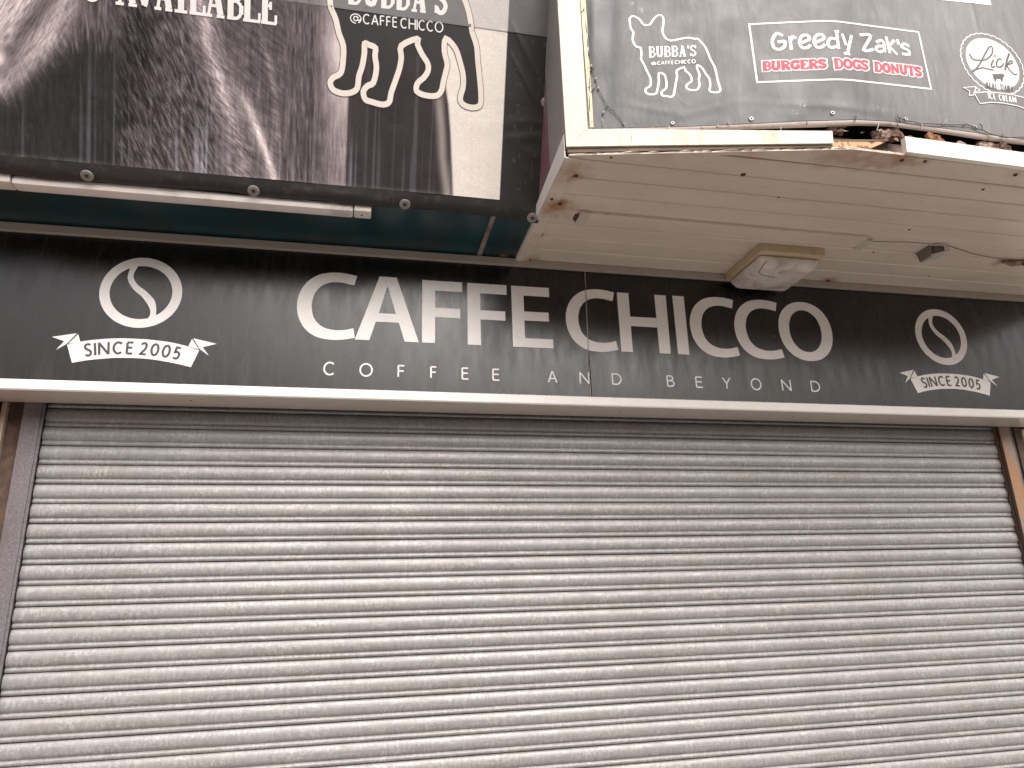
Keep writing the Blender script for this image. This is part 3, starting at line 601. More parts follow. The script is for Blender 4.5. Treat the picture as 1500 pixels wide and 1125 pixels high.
S = lambda u, z, o: (u, YS-o, z)
S_FLAT[0] = S
def letter(poly=None, smooth=None, mat=M['vinyl_white'], name='letter', holes=None):
    pr = Print(S, .0014); pr.poly(poly); return pr.build(name, mat, sg)
BL_, TP_ = .2710, .5590
def strip_letter(quads):
    pr = Print(S, .0014)
    for q in quads: pr.poly(q)
    return pr.build('letter', M['vinyl_white'], sg)
# C outline (outer then inner back)
Co = catmull([(1.1698,.5573),(1.125,.5655),(1.0727,.5668),(1.015,.5535),(.966,.515),(.9385,.460),(.9325,.4037),(.9435,.350),(.972,.304),(1.017,.2745),(1.0695,.2652),(1.12,.2672),(1.1694,.2783)], False, 5)
Ci = catmull([(1.1617,.3200),(1.12,.3098),(1.0755,.3092),(1.034,.3225),(1.005,.352),(.9925,.39),(.9915,.43),(1.004,.474),(1.031,.506),(1.0676,.5215),(1.11,.5225),(1.1591,.5131)], False, 5)
def cee(x0, sx=1.0):
    f = lambda p: (x0+(p[0]-.9325)*sx, p[1])
    pr = Print(S, .0014)
    n = min(len(Co), len(Ci)); A = [f(p) for p in Co]; B = [f(p) for p in Ci][::-1]
    m_ = 60
    def rs(P):
        P = np.array(P); d = np.r_[0, np.cumsum(np.linalg.norm(np.diff(P, axis=0), axis=1))]; t = np.linspace(0, d[-1], m_)
        return np.c_[np.interp(t, d, P[:,0]), np.interp(t, d, P[:,1])]
    A, B = rs(A), rs(B); o = .0014
    V = [S(p[0], p[1], o) for p in A]+[S(p[0], p[1], o) for p in B]
    me = mesh('letter', V, [(i, i+1, m_+i+1, m_+i) for i in range(m_-1)]); return link('letter', me, sg, M['vinyl_white'])
cee(.9325)
# A
strip_letter([[(1.1690,BL_),(1.2282,BL_),(1.2525,.3548),(1.2637,.3935),(1.2976,.5205),(1.3356,.5625),(1.2637,.5625)],
              [(1.2976,.5205),(1.3352,.3935),(1.3481,.3548),(1.3738,BL_),(1.4325,BL_),(1.3356,.5625)],
              [(1.2525,.3548),(1.3481,.3548),(1.3352,.3935),(1.2637,.3935)]])
def eff(x0, x1, x2, xs): 
    strip_letter([[(x0,BL_),(xs,BL_),(xs,TP_),(x0,TP_)], [(xs,.5125),(x1,.5125),(x1,TP_),(xs,TP_)], [(xs,.3895),(x2,.3895),(x2,.4330),(xs,.4330)]])
eff(1.4452, 1.6188, 1.6090, 1.5005); eff(1.6408, 1.8168, 1.8080, 1.6978)
strip_letter([[(1.838,BL_),(1.8932,BL_),(1.8932,TP_),(1.838,TP_)], [(1.8932,.5145),(2.0112,.5145),(2.0112,TP_),(1.8932,TP_)], [(1.8932,.3960),(2.0048,.3960),(2.0048,.4385),(1.8932,.4385)], [(1.8932,BL_),(2.0195,BL_),(2.0195,.3130),(1.8932,.3130)]])
cee(2.0834)
strip_letter([[(2.334,BL_),(2.3885,BL_),(2.3905,TP_),(2.334,TP_)], [(2.517,BL_),(2.5715,BL_),(2.575,TP_),(2.518,TP_)], [(2.3890,.3960),(2.5170,.3960),(2.5170,.4425),(2.3895,.4425)]])
strip_letter([[(2.607,BL_),(2.6635,BL_),(2.6655,TP_+.001),(2.608,TP_+.001)]])
cee(2.6817); cee(2.9081, 1.015)
o_ = Print(S, .0014); n = 80; V = []
for i in range(n):
    a = 2*math.pi*i/n; c_, s_ = math.cos(a), math.sin(a)
    f = lambda v, e: math.copysign(abs(v)**e, v)
    V.append(S(3.2840+.1438*f(c_,.94), .4180+.1518*f(s_,.94), .0014)); V.append(S(3.2825+.0858*f(c_,.95), .4187+.1072*f(s_,.95), .0014))
link('letter', mesh('letter', V, [(2*i, 2*i+1, 2*((i+1) % n)+1, 2*((i+1) % n)) for i in range(n)]), sg, M['vinyl_white'])
# tagline, one object per word
TL = [('C',1.049,1.096),('O',1.1917,1.246),('F',1.3458,1.377),('F',1.4805,1.5092),('E',1.612,1.6445),('E',1.7435,1.7775)], \
     [('A',1.986,2.030),('N',2.130,2.1766),('D',2.278,2.3248)], \
     [('B',2.538,2.576),('E',2.6775,2.715),('Y',2.8095,2.8545),('O',2.9530,3.008),('N',3.1110,3.1610),('D',3.2635,3.3135)]
for wd in TL:
    for c, a, b_ in wd:
        pr = Print(S, .0014); e_ = .002 if c in 'CO' else 0
        text(pr, c, [(a,.1132-e_),(b_,.1132-e_),(b_,.1682+e_),(a,.1682+e_)], .0068, SANS)
        pr.build('tagline_letter', M['print_white'], sg)
# coffee bean emblems with their ribbons
SB_R = [(.2851,.5296),(.2846,.4853),(.3096,.4406),(.345,.4094),(.3742,.3695),(.383,.3409),(.3796,.3201)]
SB_L = [(.3061,.5337),(.3043,.4995),(.3213,.4625),(.3604,.4314),(.3928,.3957),(.4024,.3587),(.4031,.3322)]
for k_, dx in enumerate((0, 3.7127)):
    pr = Print(S, .0014); c = (.3406+dx, .4282); pr.ring(c, .1135, .1500)
    pr.build('bean_ring', M['vinyl_white'], sg)
    A = catmull([(.290,.5385)]+SB_R[1:-1]+[(.374,.3120)], False, 5); B = catmull([(.318,.5430)]+SB_L[1:-1]+[(.4035,.3200)], False, 5)
    V = [S(p[0]+dx, p[1], .0012) for p in A]+[S(p[0]+dx, p[1], .0012) for p in B]; n = len(A)
    link('bean_crease', mesh('bean_crease', V, [(i, i+1, n+i+1, n+i) for i in range(n-1)]), sg, M['vinyl_white'])
    top = catmull([(.1075,.1975),(.165,.2150),(.2272,.2262),(.2850,.2318),(.3472,.2330),(.41,.2305),(.4745,.2235),(.53,.2110),(.5755,.1955)], False, 4)
    bot = catmull([(.1337,.1262),(.18,.1375),(.2272,.1455),(.28,.1520),(.3420,.1543),(.39,.1530),(.4402,.1475),(.50,.1375),(.5515,.1258)], False, 4)
    V = [S(p[0]+dx, p[1], .0014) for p in top]+[S(p[0]+dx, p[1], .0014) for p in bot]; n = len(top)
    link('ribbon', mesh('ribbon', V, [(i, i+1, n+i+1, n+i) for i in range(n-1)]), sg, M['vinyl_white'])
    for P in ([(.0521,.2262),(.1355,.2452),(.1060,.2010),(.0726,.1745),(.0960,.2105)], [(.1400,.2420),(.1515,.2110),(.1110,.2010)],
              [(.6381,.2262),(.5490,.2452),(.5780,.2005),(.6127,.1755),(.5870,.2100)], [(.5450,.2420),(.5340,.2110),(.5745,.2000)]):
        Print(S, .0014).poly([(p[0]+dx, p[1]) for p in P]).build('ribbon_tail', M['vinyl_white'], sg)
    pr = Print(S, .0022)
    def mp(s, t_, dx=dx):
        x = .168+s*.342; zc = .2330-.42*(x-.342)**2*1.35-.0*s
        nx = 2*.42*1.35*(x-.342)
        h = -.0655+t_*.0535
        return np.array([x+dx+nx*(h+.04)*1.0, zc+h])
    text(pr, 'SINCE 2005', None, .0084, SANS, gap=.15, mp=mp)
    pr.build('ribbon_lettering', M['ribbon_text'], sg)

# ================================================================ left canopy (teal underside), its banner and batten
lc = empty('left_canopy', (.8, -.3, .69), 'dark teal soffit under the left canopy above the shop sign', 'canopy')
MB().box(-.95, 1.6885, -.560, -.150, .6905, .700).build('soffit_panel', M['teal'], lc)
MB().box(1.6985, 1.862, -.560, -.150, .6905, .700).build('soffit_panel', M['teal'], lc)
jm = simple('rusted_joint_strip', (.24,.20,.16), .6, var=.3, nscale=30, dirt=(.12,.06,.035), dscale=12, dstops=(.5,.7))
MB().box(1.6835, 1.7035, -.575, -.206, .6855, .6900, .001).build('joint_strip', jm, lc)
MB().box(-.95, 1.862, -.149, .12, .6905, .700).build('soffit_board', M['dark_gap'], lc)
MB().add([(-.95,-.57,.7005),(1.86,-.57,.7005),(1.86,.118,.7005),(-.95,.118,.7005),(-.95,-.94,1.62),(1.86,-.94,1.62),(1.86,.118,1.62),(-.95,.118,1.62)],
     [(0,1,5,4),(4,5,6,7),(0,4,7,3),(1,2,6,5),(0,3,2,1)]).build('fascia_box', M['dark_gap'], lc)
MB().lathe((1.165,-.30,.6902),(0,0,-1),[(.007,0),(.006,.002),(.003,.003)],8).build('screw', M['screw'], lc)
MB().lathe((1.80,-.225,.6902),(0,0,-1),[(.016,0),(.013,.001),(.004,.0015)],10).build('rust_bloom', simple('rust_bloom',(.16,.06,.02),.8,var=.4,nscale=60), lc)
MB().lathe((1.725,-.232,.6902),(0,0,-1),[(.007,0),(.006,.002),(.003,.003)],10).build('screw', M['teal'], lc)

TILT = .397
def lby(z): return -.600-TILT*(z-.700)
nrm = Vector((0,-1,-TILT)).normalized()
def fold(u, z):          # real creases and sag of the left banner, metres along its normal
    d = 0
    d += .0030*math.exp(-((z-.97-.16*(u-1.84))/.018)**2)*max(0, min(1, (u-1.68)/.08))
    d += .0022*math.exp(-((z-1.02-.10*(u-1.84))/.02)**2)*max(0, min(1, (u-1.70)/.08))
    d += .0030*math.exp(-((z-.90+.35*(u-1.84))/.02)**2)*max(0, min(1, (u-1.72)/.1))
    d += .0030*math.exp(-((z-1.24+1.5*(u-1.80))/.02)**2)*max(0, min(1, (u-1.705)/.05))
    d += .0026*math.exp(-((z-1.20+1.4*(u-1.76))/.016)**2)*max(0, min(1, (u-1.705)/.05))
    d += .0016*math.sin(u*9.3)*math.exp(-((z-.74)/.09)**2)
    d += .0012*math.sin(u*3.1+z*5)
    return d
def SL(u, z, o):
    d = o+fold(u, z)
    if z > ZSEAM: d += .0015
    return (u, lby(z)+nrm.y*d, z+nrm.z*d)
ZSEAM = 1.3255
lbn = empty('photo_banner', (.8, -.6, .70), 'printed banner of brown fur with a white dog outline, leaning out at upper left', 'banner')
# print painted into vertex colours: fur photograph, cream end panel, black border
rs = np.random.RandomState(3)
U = np.arange(-.95, 1.9051, .0036); U[-1] = 1.905
Z = np.concatenate([np.arange(.731, 1.322, .0033), [1.3252, 1.3258], np.arange(1.329, 1.62, .0045)])
nu, nz_ = len(U), len(Z); UU, ZZ = np.meshgrid(U, Z)
def vnoise(x, y, seed=0):           # value noise on arrays
    r = np.random.RandomState(seed); T = r.rand(256, 256)
    xi = np.floor(x).astype(int); yi = np.floor(y).astype(int); fx = x-xi; fy = y-yi
    fx = fx*fx*(3-2*fx); fy = fy*fy*(3-2*fy)
    g = lambda a, b_: T[a % 256, b_ % 256]
    return (g(xi,yi)*(1-fx)+g(xi+1,yi)*fx)*(1-fy)+(g(xi,yi+1)*(1-fx)+g(xi+1,yi+1)*fx)*fy
def fbm(x, y, seed=0, o=4): return sum(vnoise(x*2**i, y*2**i, seed+i)*.5**i for i in range(o))/sum(.5**i for i in range(o))
def furn(ang, f, seed, st=7):       # hair-like noise running along ang
    c, s = math.cos(ang), math.sin(ang)
    a = (UU*c+ZZ*s); b_ = (-UU*s+ZZ*c)
    wob = .012*fbm(UU*14, ZZ*14, seed+9)
    return .6*vnoise(a*f/st, (b_+wob)*f, seed)+.4*vnoise(a*f*1.9/st, (b_+wob)*f*1.9, seed+1)
def near(P, wd):                    # soft distance to a polyline
    d = np.full(UU.shape, 9.)
    for (x0, y0), (x1, y1) in zip(P[:-1], P[1:]):
        dx, dy = x1-x0, y1-y0; t = np.clip(((UU-x0)*dx+(ZZ-y0)*dy)/(dx*dx+dy*dy), 0, 1)
        d = np.minimum(d, np.hypot(UU-x0-t*dx, ZZ-y0-t*dy))
    return np.exp(-(d/wd)**2)
def sm_(e0, e1, x): t = np.clip((x-e0)/(e1-e0), 0, 1); return t*t*(3-2*t)
P_x_ = P_x
big = fbm(UU*5, ZZ*4, 11)
fur_a = furn(math.radians(115), 240, 21); fur_b = furn(math.radians(60), 260, 31); fur_c = furn(math.radians(92), 200, 41, 9); fur_h = furn(math.radians(142), 230, 51)
lum = .085+.05*(big-.5)
lum = lum*np.ones_like(UU)
def C(a): return np.array(a)[:, None, None]
tone = C((1.0,.845,.87))
L0 = lum*(.22+2.3*fur_a**2.3)
# region between the ridges and pale shoulder
L1 = (.095+.04*(big-.5))*(.35+1.6*(.6*fur_h+.4*fur_c)**2)
k1 = sm_(.64, .74, UU); Lm = L0*(1-k1)+L1*k1
L2 = (.075+.05*(fbm(UU*9,ZZ*3,61)-.4))*(.4+1.5*fur_c**1.8)
k2 = sm_(.86, .93, UU); Lm = Lm*(1-k2)+L2*k2
# pale shoulder towards the dark slit
sh_ = sm_(.955, 1.11, UU)*(.55+.6*sm_(.80, 1.2, ZZ)); Lm = Lm+.34*sh_**1.8*(.6+.8*fbm(UU*30,ZZ*18,71))
# bright ridges
Lm = Lm+.26*near(P_r1, .016)*(.1+1.5*fur_h*fur_c)*sm_(.80,1.0,ZZ)+.16*near(P_r1,.045)*(.1+1.5*fur_h**2)
Lm = Lm+.40*near(P_r2, .011)*(.3+1.0*fur_h)*sm_(1.06,.84,ZZ)+.14*near(P_r2,.030)*fur_c
Lm = Lm+.08*near(P_r3, .010)*(.1+1.6*fur_h**2)
Lm = Lm*(1-.45*near([(.40,1.2),(.36,1.0),(.36,.9)], .07))
# charcoal hollow at lower left
edge = .335-.9*(ZZ-.73)**2*0+.10*(fbm(ZZ*6,UU*2,81)-.5)
ch = sm_(.38, .30, UU+.05*(fur_c-.5)-.12*np.clip(ZZ-.95,0,1))*sm_(1.13, 1.04, ZZ+.35*np.clip(.12-UU,-.1,1)+.04*(fur_c-.5))
# mid tuft between the band and charcoal
tuft = sm_(.165,.20,UU+.03*(fur_c-.5))*sm_(.36,.28,UU)*sm_(1.03,1.10,ZZ+.05*(fur_c-.5))
Lm = Lm*(1-tuft)+tuft*(.035+.16*fur_c**2.2)
pale = near(P_furlight, .045)*(.3+1.0*fur_b)
ul = sm_(.16, -.02, UU-.35*(ZZ-1.1))*sm_(1.0,1.12,ZZ)
Lm = Lm*(1-ul)+ul*(.17+.50*fur_b**1.6)
Lm = Lm*(1-.82*near(P_furband,.036))+.020*near(P_furband,.036)
Lm = Lm+.20*pale
sp = np.exp(-((UU-P_spot[0][0]+.01)**2+(ZZ-P_spot[0][1])**2)/.022**2); Lm = Lm+.5*sp
cL = (.020+.024*fur_c**1.5)
cmix = ch*(1-np.clip(near(P_furlight,.05)+near(P_furband,.045),0,1))
Lm = np.clip(Lm-.012,0,9)*1.75
rgb = Lm[None]*tone
rgb = rgb*(1-cmix)+cmix*cL[None]*C((1.0,.97,.98))
hi = np.clip(Lm*2.2-.35, 0, 1); rgb = rgb*(1-hi*.25)+hi*.25*Lm[None]*C((1.12,1.0,.93))
# dark slit with wine tint
sl = sm_(1.112,1.122,UU)
D_ = (.030+.022*fbm(UU*12,ZZ*2,91))[None]*C((1.0,.80,.84))
rgb = rgb*(1-sl)+sl*D_
# pale streak and cream end panel (rounded boundary)
bx = np.interp(ZZ, [.72,.76,.84,.95,1.05,1.15,1.25], [1.525,1.522,1.515,1.505,1.492,1.470,1.44])
rgb = rgb*(1-.7*np.exp(-((UU-bx+.035-.10*np.clip(.86-ZZ,0,1))/.016)**2)[None])+.30*np.exp(-((UU-bx+.035-.10*np.clip(.86-ZZ,0,1))/.016)**2)[None]*C((1.0,.86,.82))
cr = sm_(-.006,.006,UU-bx)
rgb = rgb*(1-cr)+cr*(.86*(.97+.05*fbm(UU*6,ZZ*6,101)))[None]*C((1.0,.93,.855))
# rain streaks: pale bluish runs, heavier towards the bottom
st = np.clip(vnoise(UU*150, ZZ*1.3, 111)-.70,0,1)*3.3*(.25+.75*fbm(UU*5,ZZ*2,121))
st = st*(.5+.8*sm_(1.3,.75,ZZ)); dark = 1-cr
rgb = rgb+(.085*st*dark)[None]*C((.95,.95,1.08))-(.06*st*cr)[None]
for xb, wv_, am in ((P_bl[0],.004,.20),(P_bl[1],.006,.24),(P_bl[2],.004,.22),(P_bl[3],.0035,.16),(1.135,.004,.14),(1.152,.003,.10),(.70,.003,.08),(.88,.003,.08),(1.24,.004,.06),(1.33,.003,.07),(1.36,.004,.06)):
    rgb = rgb+(am*np.exp(-((UU-xb)/wv_)**2)*sm_(.95,.76,ZZ)*(.5+vnoise(UU*300,ZZ*6,131)))[None]*C((.85,.92,1.15))
# faint dust at the very bottom of the print
rgb = rgb+(.07*np.exp(-((ZZ-.731)/.010)**2)*(1-cr*.8)*fbm(UU*40,ZZ*30,141))[None]
# black border at the right
bo = (UU > 1.7075) | (UU < -.90)
bc = (.030+.012*fbm(UU*20,ZZ*8,151)+.10*np.clip(fbm(UU*90,ZZ*40,161)-.70,0,1)*3)
rgb = np.where(bo[None], bc[None]*C((1,.95,.96)), rgb)
# separate upper length of banner, its sky reflection painted in as grey
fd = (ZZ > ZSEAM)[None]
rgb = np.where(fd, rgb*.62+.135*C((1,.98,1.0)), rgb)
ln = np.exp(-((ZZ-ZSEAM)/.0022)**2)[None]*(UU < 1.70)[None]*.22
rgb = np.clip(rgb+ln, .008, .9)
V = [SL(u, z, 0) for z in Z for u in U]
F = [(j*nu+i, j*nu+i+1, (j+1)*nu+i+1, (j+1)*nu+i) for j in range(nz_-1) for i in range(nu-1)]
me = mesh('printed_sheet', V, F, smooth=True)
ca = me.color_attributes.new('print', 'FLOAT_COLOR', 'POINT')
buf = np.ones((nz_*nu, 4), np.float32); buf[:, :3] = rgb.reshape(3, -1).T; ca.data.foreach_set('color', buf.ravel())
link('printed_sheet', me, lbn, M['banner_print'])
# wrapped black hem rolling under the lower edge
hem = MB(); V = []; K = 9; NXh = 120
for i in range(NXh+1):
    x = -.95+(1.872+.95)*i/NXh; y0 = lby(.7312); sag = .0035*math.sin(x*7.3)+.002*math.sin(x*17)
    drop = .012*max(0, (x-1.35)/.5)**2*1.0
    for j in range(K):
        t_ = j/(K-1); tt_ = [0,.10,.22,.36,.50,.64,.78,.9,1]
        dy = float(np.interp(t_, tt_, [0,.0032,.0068,.0105,.0145,.0190,.0255,.033,.043])); dz = float(np.interp(t_, tt_, [0,-.008,-.018,-.027,-.035,-.041,-.0455,-.0475,-.048]))
        wr = .0075*(float(vnoise(np.array(x*19.), np.array(t_*2.2+3), 78))-.5)*min(1, t_*3)+.0035*(float(vnoise(np.array(x*61.), np.array(t_*4+1), 79))-.5)*min(1, t_*3)
        V.append((x, y0+dy-wr*.7, .7313+dz+wr*.35-sag*t_-drop*t_))
hem.add(V, [(i*K+j, i*K+j+1, (i+1)*K+j+1, (i+1)*K+j) for i in range(NXh) for j in range(K-1)])
hemm = simple('black_pvc_hem', (.014,.011,.010), .5, var=.25, nscale=14, bmp=.3, dirt=(.06,.05,.045), dscale=26, dstops=(.55,.8))
hem.build('hem', hemm, lbn, smooth=True)
# right border edge piece (rounded end of the sheet)
ed = MB(); V = []; nn = 40
for i in range(nn+1):
    z = .727+(1.62-.727)*i/nn; x0 = 1.904-.034*max(0, (0.80-z)/.08)**1.5 if z < .80 else 1.904
    p = Vector(SL(min(x0,1.905), z, 0)); V += [p, p+Vector((.006,.004,0)), p+Vector((.006,.03,.01))]
ed.add(V, [(3*i+j, 3*i+j+1, 3*i+4+j, 3*i+3+j) for i in range(nn) for j in range(2)])
ed.build('edge_fold', hemm, lbn, smooth=True)
def washer(c, ax, r, parent, m1='plastic_washer', name='washer'):
    o = MB().lathe(c, ax, [(r,-.002),(r,.001),(r*.82,.0035),(r*.45,.0035),(r*.4,.0015),(r*.12,.0015)], 20).build(name, M[m1], parent, angle=math.radians(40))
    MB().lathe(Vector(c)+Vector(ax).normalized()*.0016, ax, [(r*.3,0),(r*.26,.003),(r*.1,.0035)], 8).build('screw_head', M['screw'], o)
    return o
washer(SL(1.877, 1.096, .001), nrm, .0215, lbn)
washer(SL(1.880, 1.50, .001), nrm, .0215, lbn)
for x_, y_, z_ in ((-.32,-.603,.6905),(.237,-.603,.6915),(.791,-.603,.6885),(1.341,-.600,.6875),(1.843,-.600,.6765)):
    washer((x_, y_+.003, z_-.004), (0,-.50,-.86), .021, lbn)
# lettering AVAILABLE (its tops run out of the frame)
pr = Print(SL, .0015); base = .3240
rg = [(AVB[2*i][0], AVB[2*i+1][0]) for i in range(9)]
for (a, b_), c in zip(rg, 'AVAILABLE'):
    z0 = 1.2397+.0018*(a-.32)
    text(pr, c, [(a,z0),(b_,z0),(b_,z0+.118),(a,z0+.118)], .0185, SLAB)
text(pr, 'S', [(.222,1.2390),(.275,1.2390),(.275,1.357),(.222,1.357)], .0175, SLAB)
pr.build('lettering', M['print_white'], lbn)
# dog outline
P = catmull(DOG_L, True, 3); P = [(u, min(z, 1.58)) for u, z in P]
Print(SL, .0008).poly(P).build('dog_silhouette', simple('charcoal_print', (.022,.020,.021), .42, var=.2, nscale=12), lbn)
Pd = [p for p in P]
pr = Print(SL, .0011); pr.rib(P, .0240, True); pr.build('dog_outline_edge', M['print_dark'], lbn)
pr = Print(SL, .0015); pr.rib(P, .0200, True); pr.build('dog_outline', simple('cream_outline', (.82,.75,.67), .45, var=.05), lbn)
# silhouette above the seam, greyed with the same painted sky reflection
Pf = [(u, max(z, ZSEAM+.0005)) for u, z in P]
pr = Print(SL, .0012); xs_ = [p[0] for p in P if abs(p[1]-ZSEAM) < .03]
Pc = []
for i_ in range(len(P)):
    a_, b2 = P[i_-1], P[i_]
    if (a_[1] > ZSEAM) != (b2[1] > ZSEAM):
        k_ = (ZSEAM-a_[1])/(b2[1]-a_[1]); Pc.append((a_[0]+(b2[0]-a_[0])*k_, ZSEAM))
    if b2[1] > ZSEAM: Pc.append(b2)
pr.poly(Pc).build('silhouette_upper', simple('sky_sheen_print', (.19,.185,.188), .42, var=.08), lbn)
pr = Print(SL, .0016); text(pr, '@CAFFE CHICCO', CAF_L, .0046, SANS, gap=.10); pr.build('lettering', M['print_white'], lbn)
pr = Print(SL, .0016); text(pr, "BUBBA'S", [(1.1063,1.3425),(1.4692,1.3515),(1.4692,1.4570),(1.1063,1.4480)], .0175, SLAB, gap=.13); pr.build('lettering', M['print_white'], lbn)

bt = empty('fluorescent_batten', (.6, -.6, .69), 'long off-white fluorescent batten fixed under the teal soffit', 'strip light')
MB().box(-.012, 1.150, -.564, -.508, .6550, .6895, .013).build('diffuser', M['diffuser'], bt, angle=math.radians(30))
MB().box(1.1515, 1.2165, -.566, -.508, .6580, .690, .006).build('end_cap', M['end_cap'], bt, angle=math.radians(30))
MB().box(-.0700, -.0135, -.566, -.508, .6580, .690, .006).build('end_cap', M['end_cap'], bt, angle=math.radians(30))
MB().lathe((1.181,-.535,.6581),(0,0,-1),[(.004,0),(.003,.002)],8).build('screw', M['screw'], bt)

# ================================================================ right canopy
rc = empty('right_canopy', (3.2, -.6, .68), 'cream boxed canopy with panelled soffit jutting out over the right half', 'canopy')
X0, KX = 1.876, 2.850
def fy(x): return -1.011-.208*(x-X0) if x < 2.8330 else -1.2100
def clip_front(x0, x1, y0, y1, marg=0):
    xs = sorted({x0, x1} | {x for x in (2.833,) if x0 < x < x1}); 
    if y0 < -1.011 : 
        xc = X0+(-1.011-y0)/.208+0.0
        xd = X0+(-1.011-y1)/.208
        xs = sorted(set(xs) | {x for x in (xc, xd) if x0 < x < x1})
    P = [(x, max(y0, fy(x)+marg)) for x in xs]
    P = [(x, y) for x, y in P if y < y1-1e-4]
    if not P: return None
    if P[0][0] > x0+1e-4: return [(X0+(-1.011+marg-y1)/.208, y1)]+P+[(x1, y1)]
    return P+[(x1, y1), (x0, y1)]
stains = [(1.926, -0.706, 0.68, 0.042, 1), (1.9, -0.7, 0.68, 0.076, 0.77), (1.945, -0.672, 0.68, 0.095, 0.6050000000000001), (1.932, -0.899, 0.68, 0.038, 0.8800000000000001), (1.905, -0.93, 0.68, 0.095, 0.55), (1.925, -0.225, 0.68, 0.067, 0.9900000000000001), (3.431, -0.233, 0.68, 0.057, 0.9900000000000001), (3.46, -0.232, 0.68, 0.057, 0.66), (4.13, -0.555, 0.68, 0.057, 0.8800000000000001), (3.04, -1.19, 0.68, 0.095, 0.77), (2.8, -1.17, 0.68, 0.114, 0.49500000000000005), (2.92, -1.18, 0.68, 0.095, 0.66), (2.2, -1.08, 0.68, 0.06, 0.3), (2.5, -1.14, 0.68, 0.07, 0.35), (3.15, -1.195, 0.68, 0.05, 0.5), (3.55, -1.19, 0.68, 0.05, 0.4), (1.9, -0.45, 0.68, 0.05, 0.4)]
M['board_st'] = stain_mat('stained_soffit_board', stains, 'board')
edges = [-.2250-.11*i for i in range(0, 10)]
for i in range(len(edges)):
    y1 = edges[i]; y0 = y1-.11
    if i == 9: y0 = -1.235
    c = clip_front(1.9, 4.95, y0+.0022, y1-.0022, .004)
    if not c: continue
    b_ = MB(); ins = .0045
    dz = rnd.uniform(-.0012, .0012)
    # tongue-and-groove board: flat face with a small chamfer into the joint
    lo = [Vector((x, min(max(y, y0+.0022+ins), y1-.0022-ins) , .6800+dz)) for x, y in c]
    hi_ = [Vector((x, y, .6838+dz)) for x, y in c]; top_ = [Vector((x, y, .694)) for x, y in c]
    n = len(c); Vv = lo+hi_+top_
    Ff = [tuple(range(n))]+[(i_, (i_+1) % n, n+(i_+1) % n, n+i_) for i_ in range(n)]+[(n+i_, n+(i_+1) % n, 2*n+(i_+1) % n, 2*n+i_) for i_ in range(n)]+[tuple(range(2*n, 3*n))[::-1]]
    b_.add(Vv, Ff).build('soffit_board', M['board_st'], rc)
MB().prism([(1.885,-.96,.6985),(2.833,-1.15,.6985),(4.95,-1.15,.6985),(4.95,.11,.6985),(1.885,.11,.6985)],(0,0,.006)).build('soffit_backing', M['dark_gap'], rc)
MB().box(1.905, 4.95, -.223, -.150, .684, .694).build('wall_batten', M['board_st'], rc)
# left edge board and flashing
MB().box(1.8615, 1.9155, -1.005, -.222, .6725, .6785, .0015).build('edge_board', M['board_st'], rc)
fl = MB(); fl.prism([(1.8600,-1.008,.6735),(1.8600,-.225,.6735),(1.8600,-.225,.690),(1.8600,-.60,.7220),(1.8600,-.98,.7620),(1.8600,-1.008,.7640)], (-.0025,0,0))
fl.build('flashing', M['pvc_white'], rc)
# side of the box: grey return then an old painted panel behind
MB().box(1.866, 1.880, -1.0035, -.800, .700, 1.70).build('frame_return', M['grey_side'], rc)
MB().box(1.8675, 1.880, -.7995, .118, .696, 1.70).build('side_panel', M['mural'], rc)
# front frame members: mitred cream profiles that follow the slanted face
def FP(x, z, o=0):      # point on the left front face, o metres proud of it
    n_ = Vector((-.208, -1, 0)).normalized(); return Vector((x, fy(x) if x < 2.9 else -1.21, z))+n_*o
def fbar(P, d0, d1, name, mat):
    b_ = MB(); b_.prism([FP(x, z, d1) for x, z in P], FP(P[0][0], P[0][1], d0)-FP(P[0][0], P[0][1], d1))
    return b_.build(name, mat, rc)
fbar([(1.864,.7060),(1.940,.7765),(1.9465,1.70),(1.864,1.70)], -.10, .014, 'frame_upright', M['cream'])
fbar([(1.8655,.7075),(2.085,.7055),(2.085,.7725),(1.9415,.7758)], -.06, .014, 'frame_rail', M['cream'])
fbar([(2.0865,.7065),(2.768,.6985),(2.772,.7480),(2.0865,.7725)], -.06, .013, 'frame_rail', M['cream'])
fbar([(1.950,.790),(1.962,.790),(1.970,1.70),(1.947,1.70)], -.05, .004, 'rusty_strip', M['rusty_cream'])
# sharp lip and underside of the rail with its shadow painted brown, flakes of paint along the soffit edge
MB().prism([FP(1.868,.7060,.006),FP(2.765,.6975,.006),FP(2.765,.6885,.006),FP(1.868,.6890,.006)],(0,.03,0)).build('lip_shade_strip', simple('rail_lip_shade',(.13,.085,.05),.6, var=.3, nscale=9), rc)
fk = MB()
x = 1.872
while x < 3.04:
    l_ = rnd.uniform(.03,.085); h_ = rnd.uniform(.002,.0075); lift = rnd.uniform(.0,.006)
    a, b_ = FP(x, .6825, rnd.uniform(0,.004)), FP(x+l_, .6825, rnd.uniform(.001,.006))
    fk.prism([a, b_, b_+Vector((-.3*l_,0,h_*.6)), a+Vector((.15*l_,0,h_+lift*.3))], (0,.003,.0005)); x += l_*rnd.uniform(.55,1.0)
fk.build('flaking_edge', simple('flaking_paint', (.72,.66,.55), .5, dirt=(.35,.22,.12), dscale=14), rc)
sd_ = MB(); sd_.prism([FP(1.872,.6795,.003),FP(2.833,.6795,.003),FP(2.833,.6830,.003),FP(1.872,.6830,.003)],(0,.02,0)); sd_.box(2.833,3.047,-1.213,-1.19,.6795,.6828)
sd_.build('soffit_edging', M['board_st'], rc)
MB().prism([(3.050,-1.2260,.7495),(4.95,-1.2260,.7260),(4.95,-1.2260,.6640),(3.044,-1.2260,.6860)][::-1], (0,.022,0)).build('front_trim', M['cream_clean'], rc)
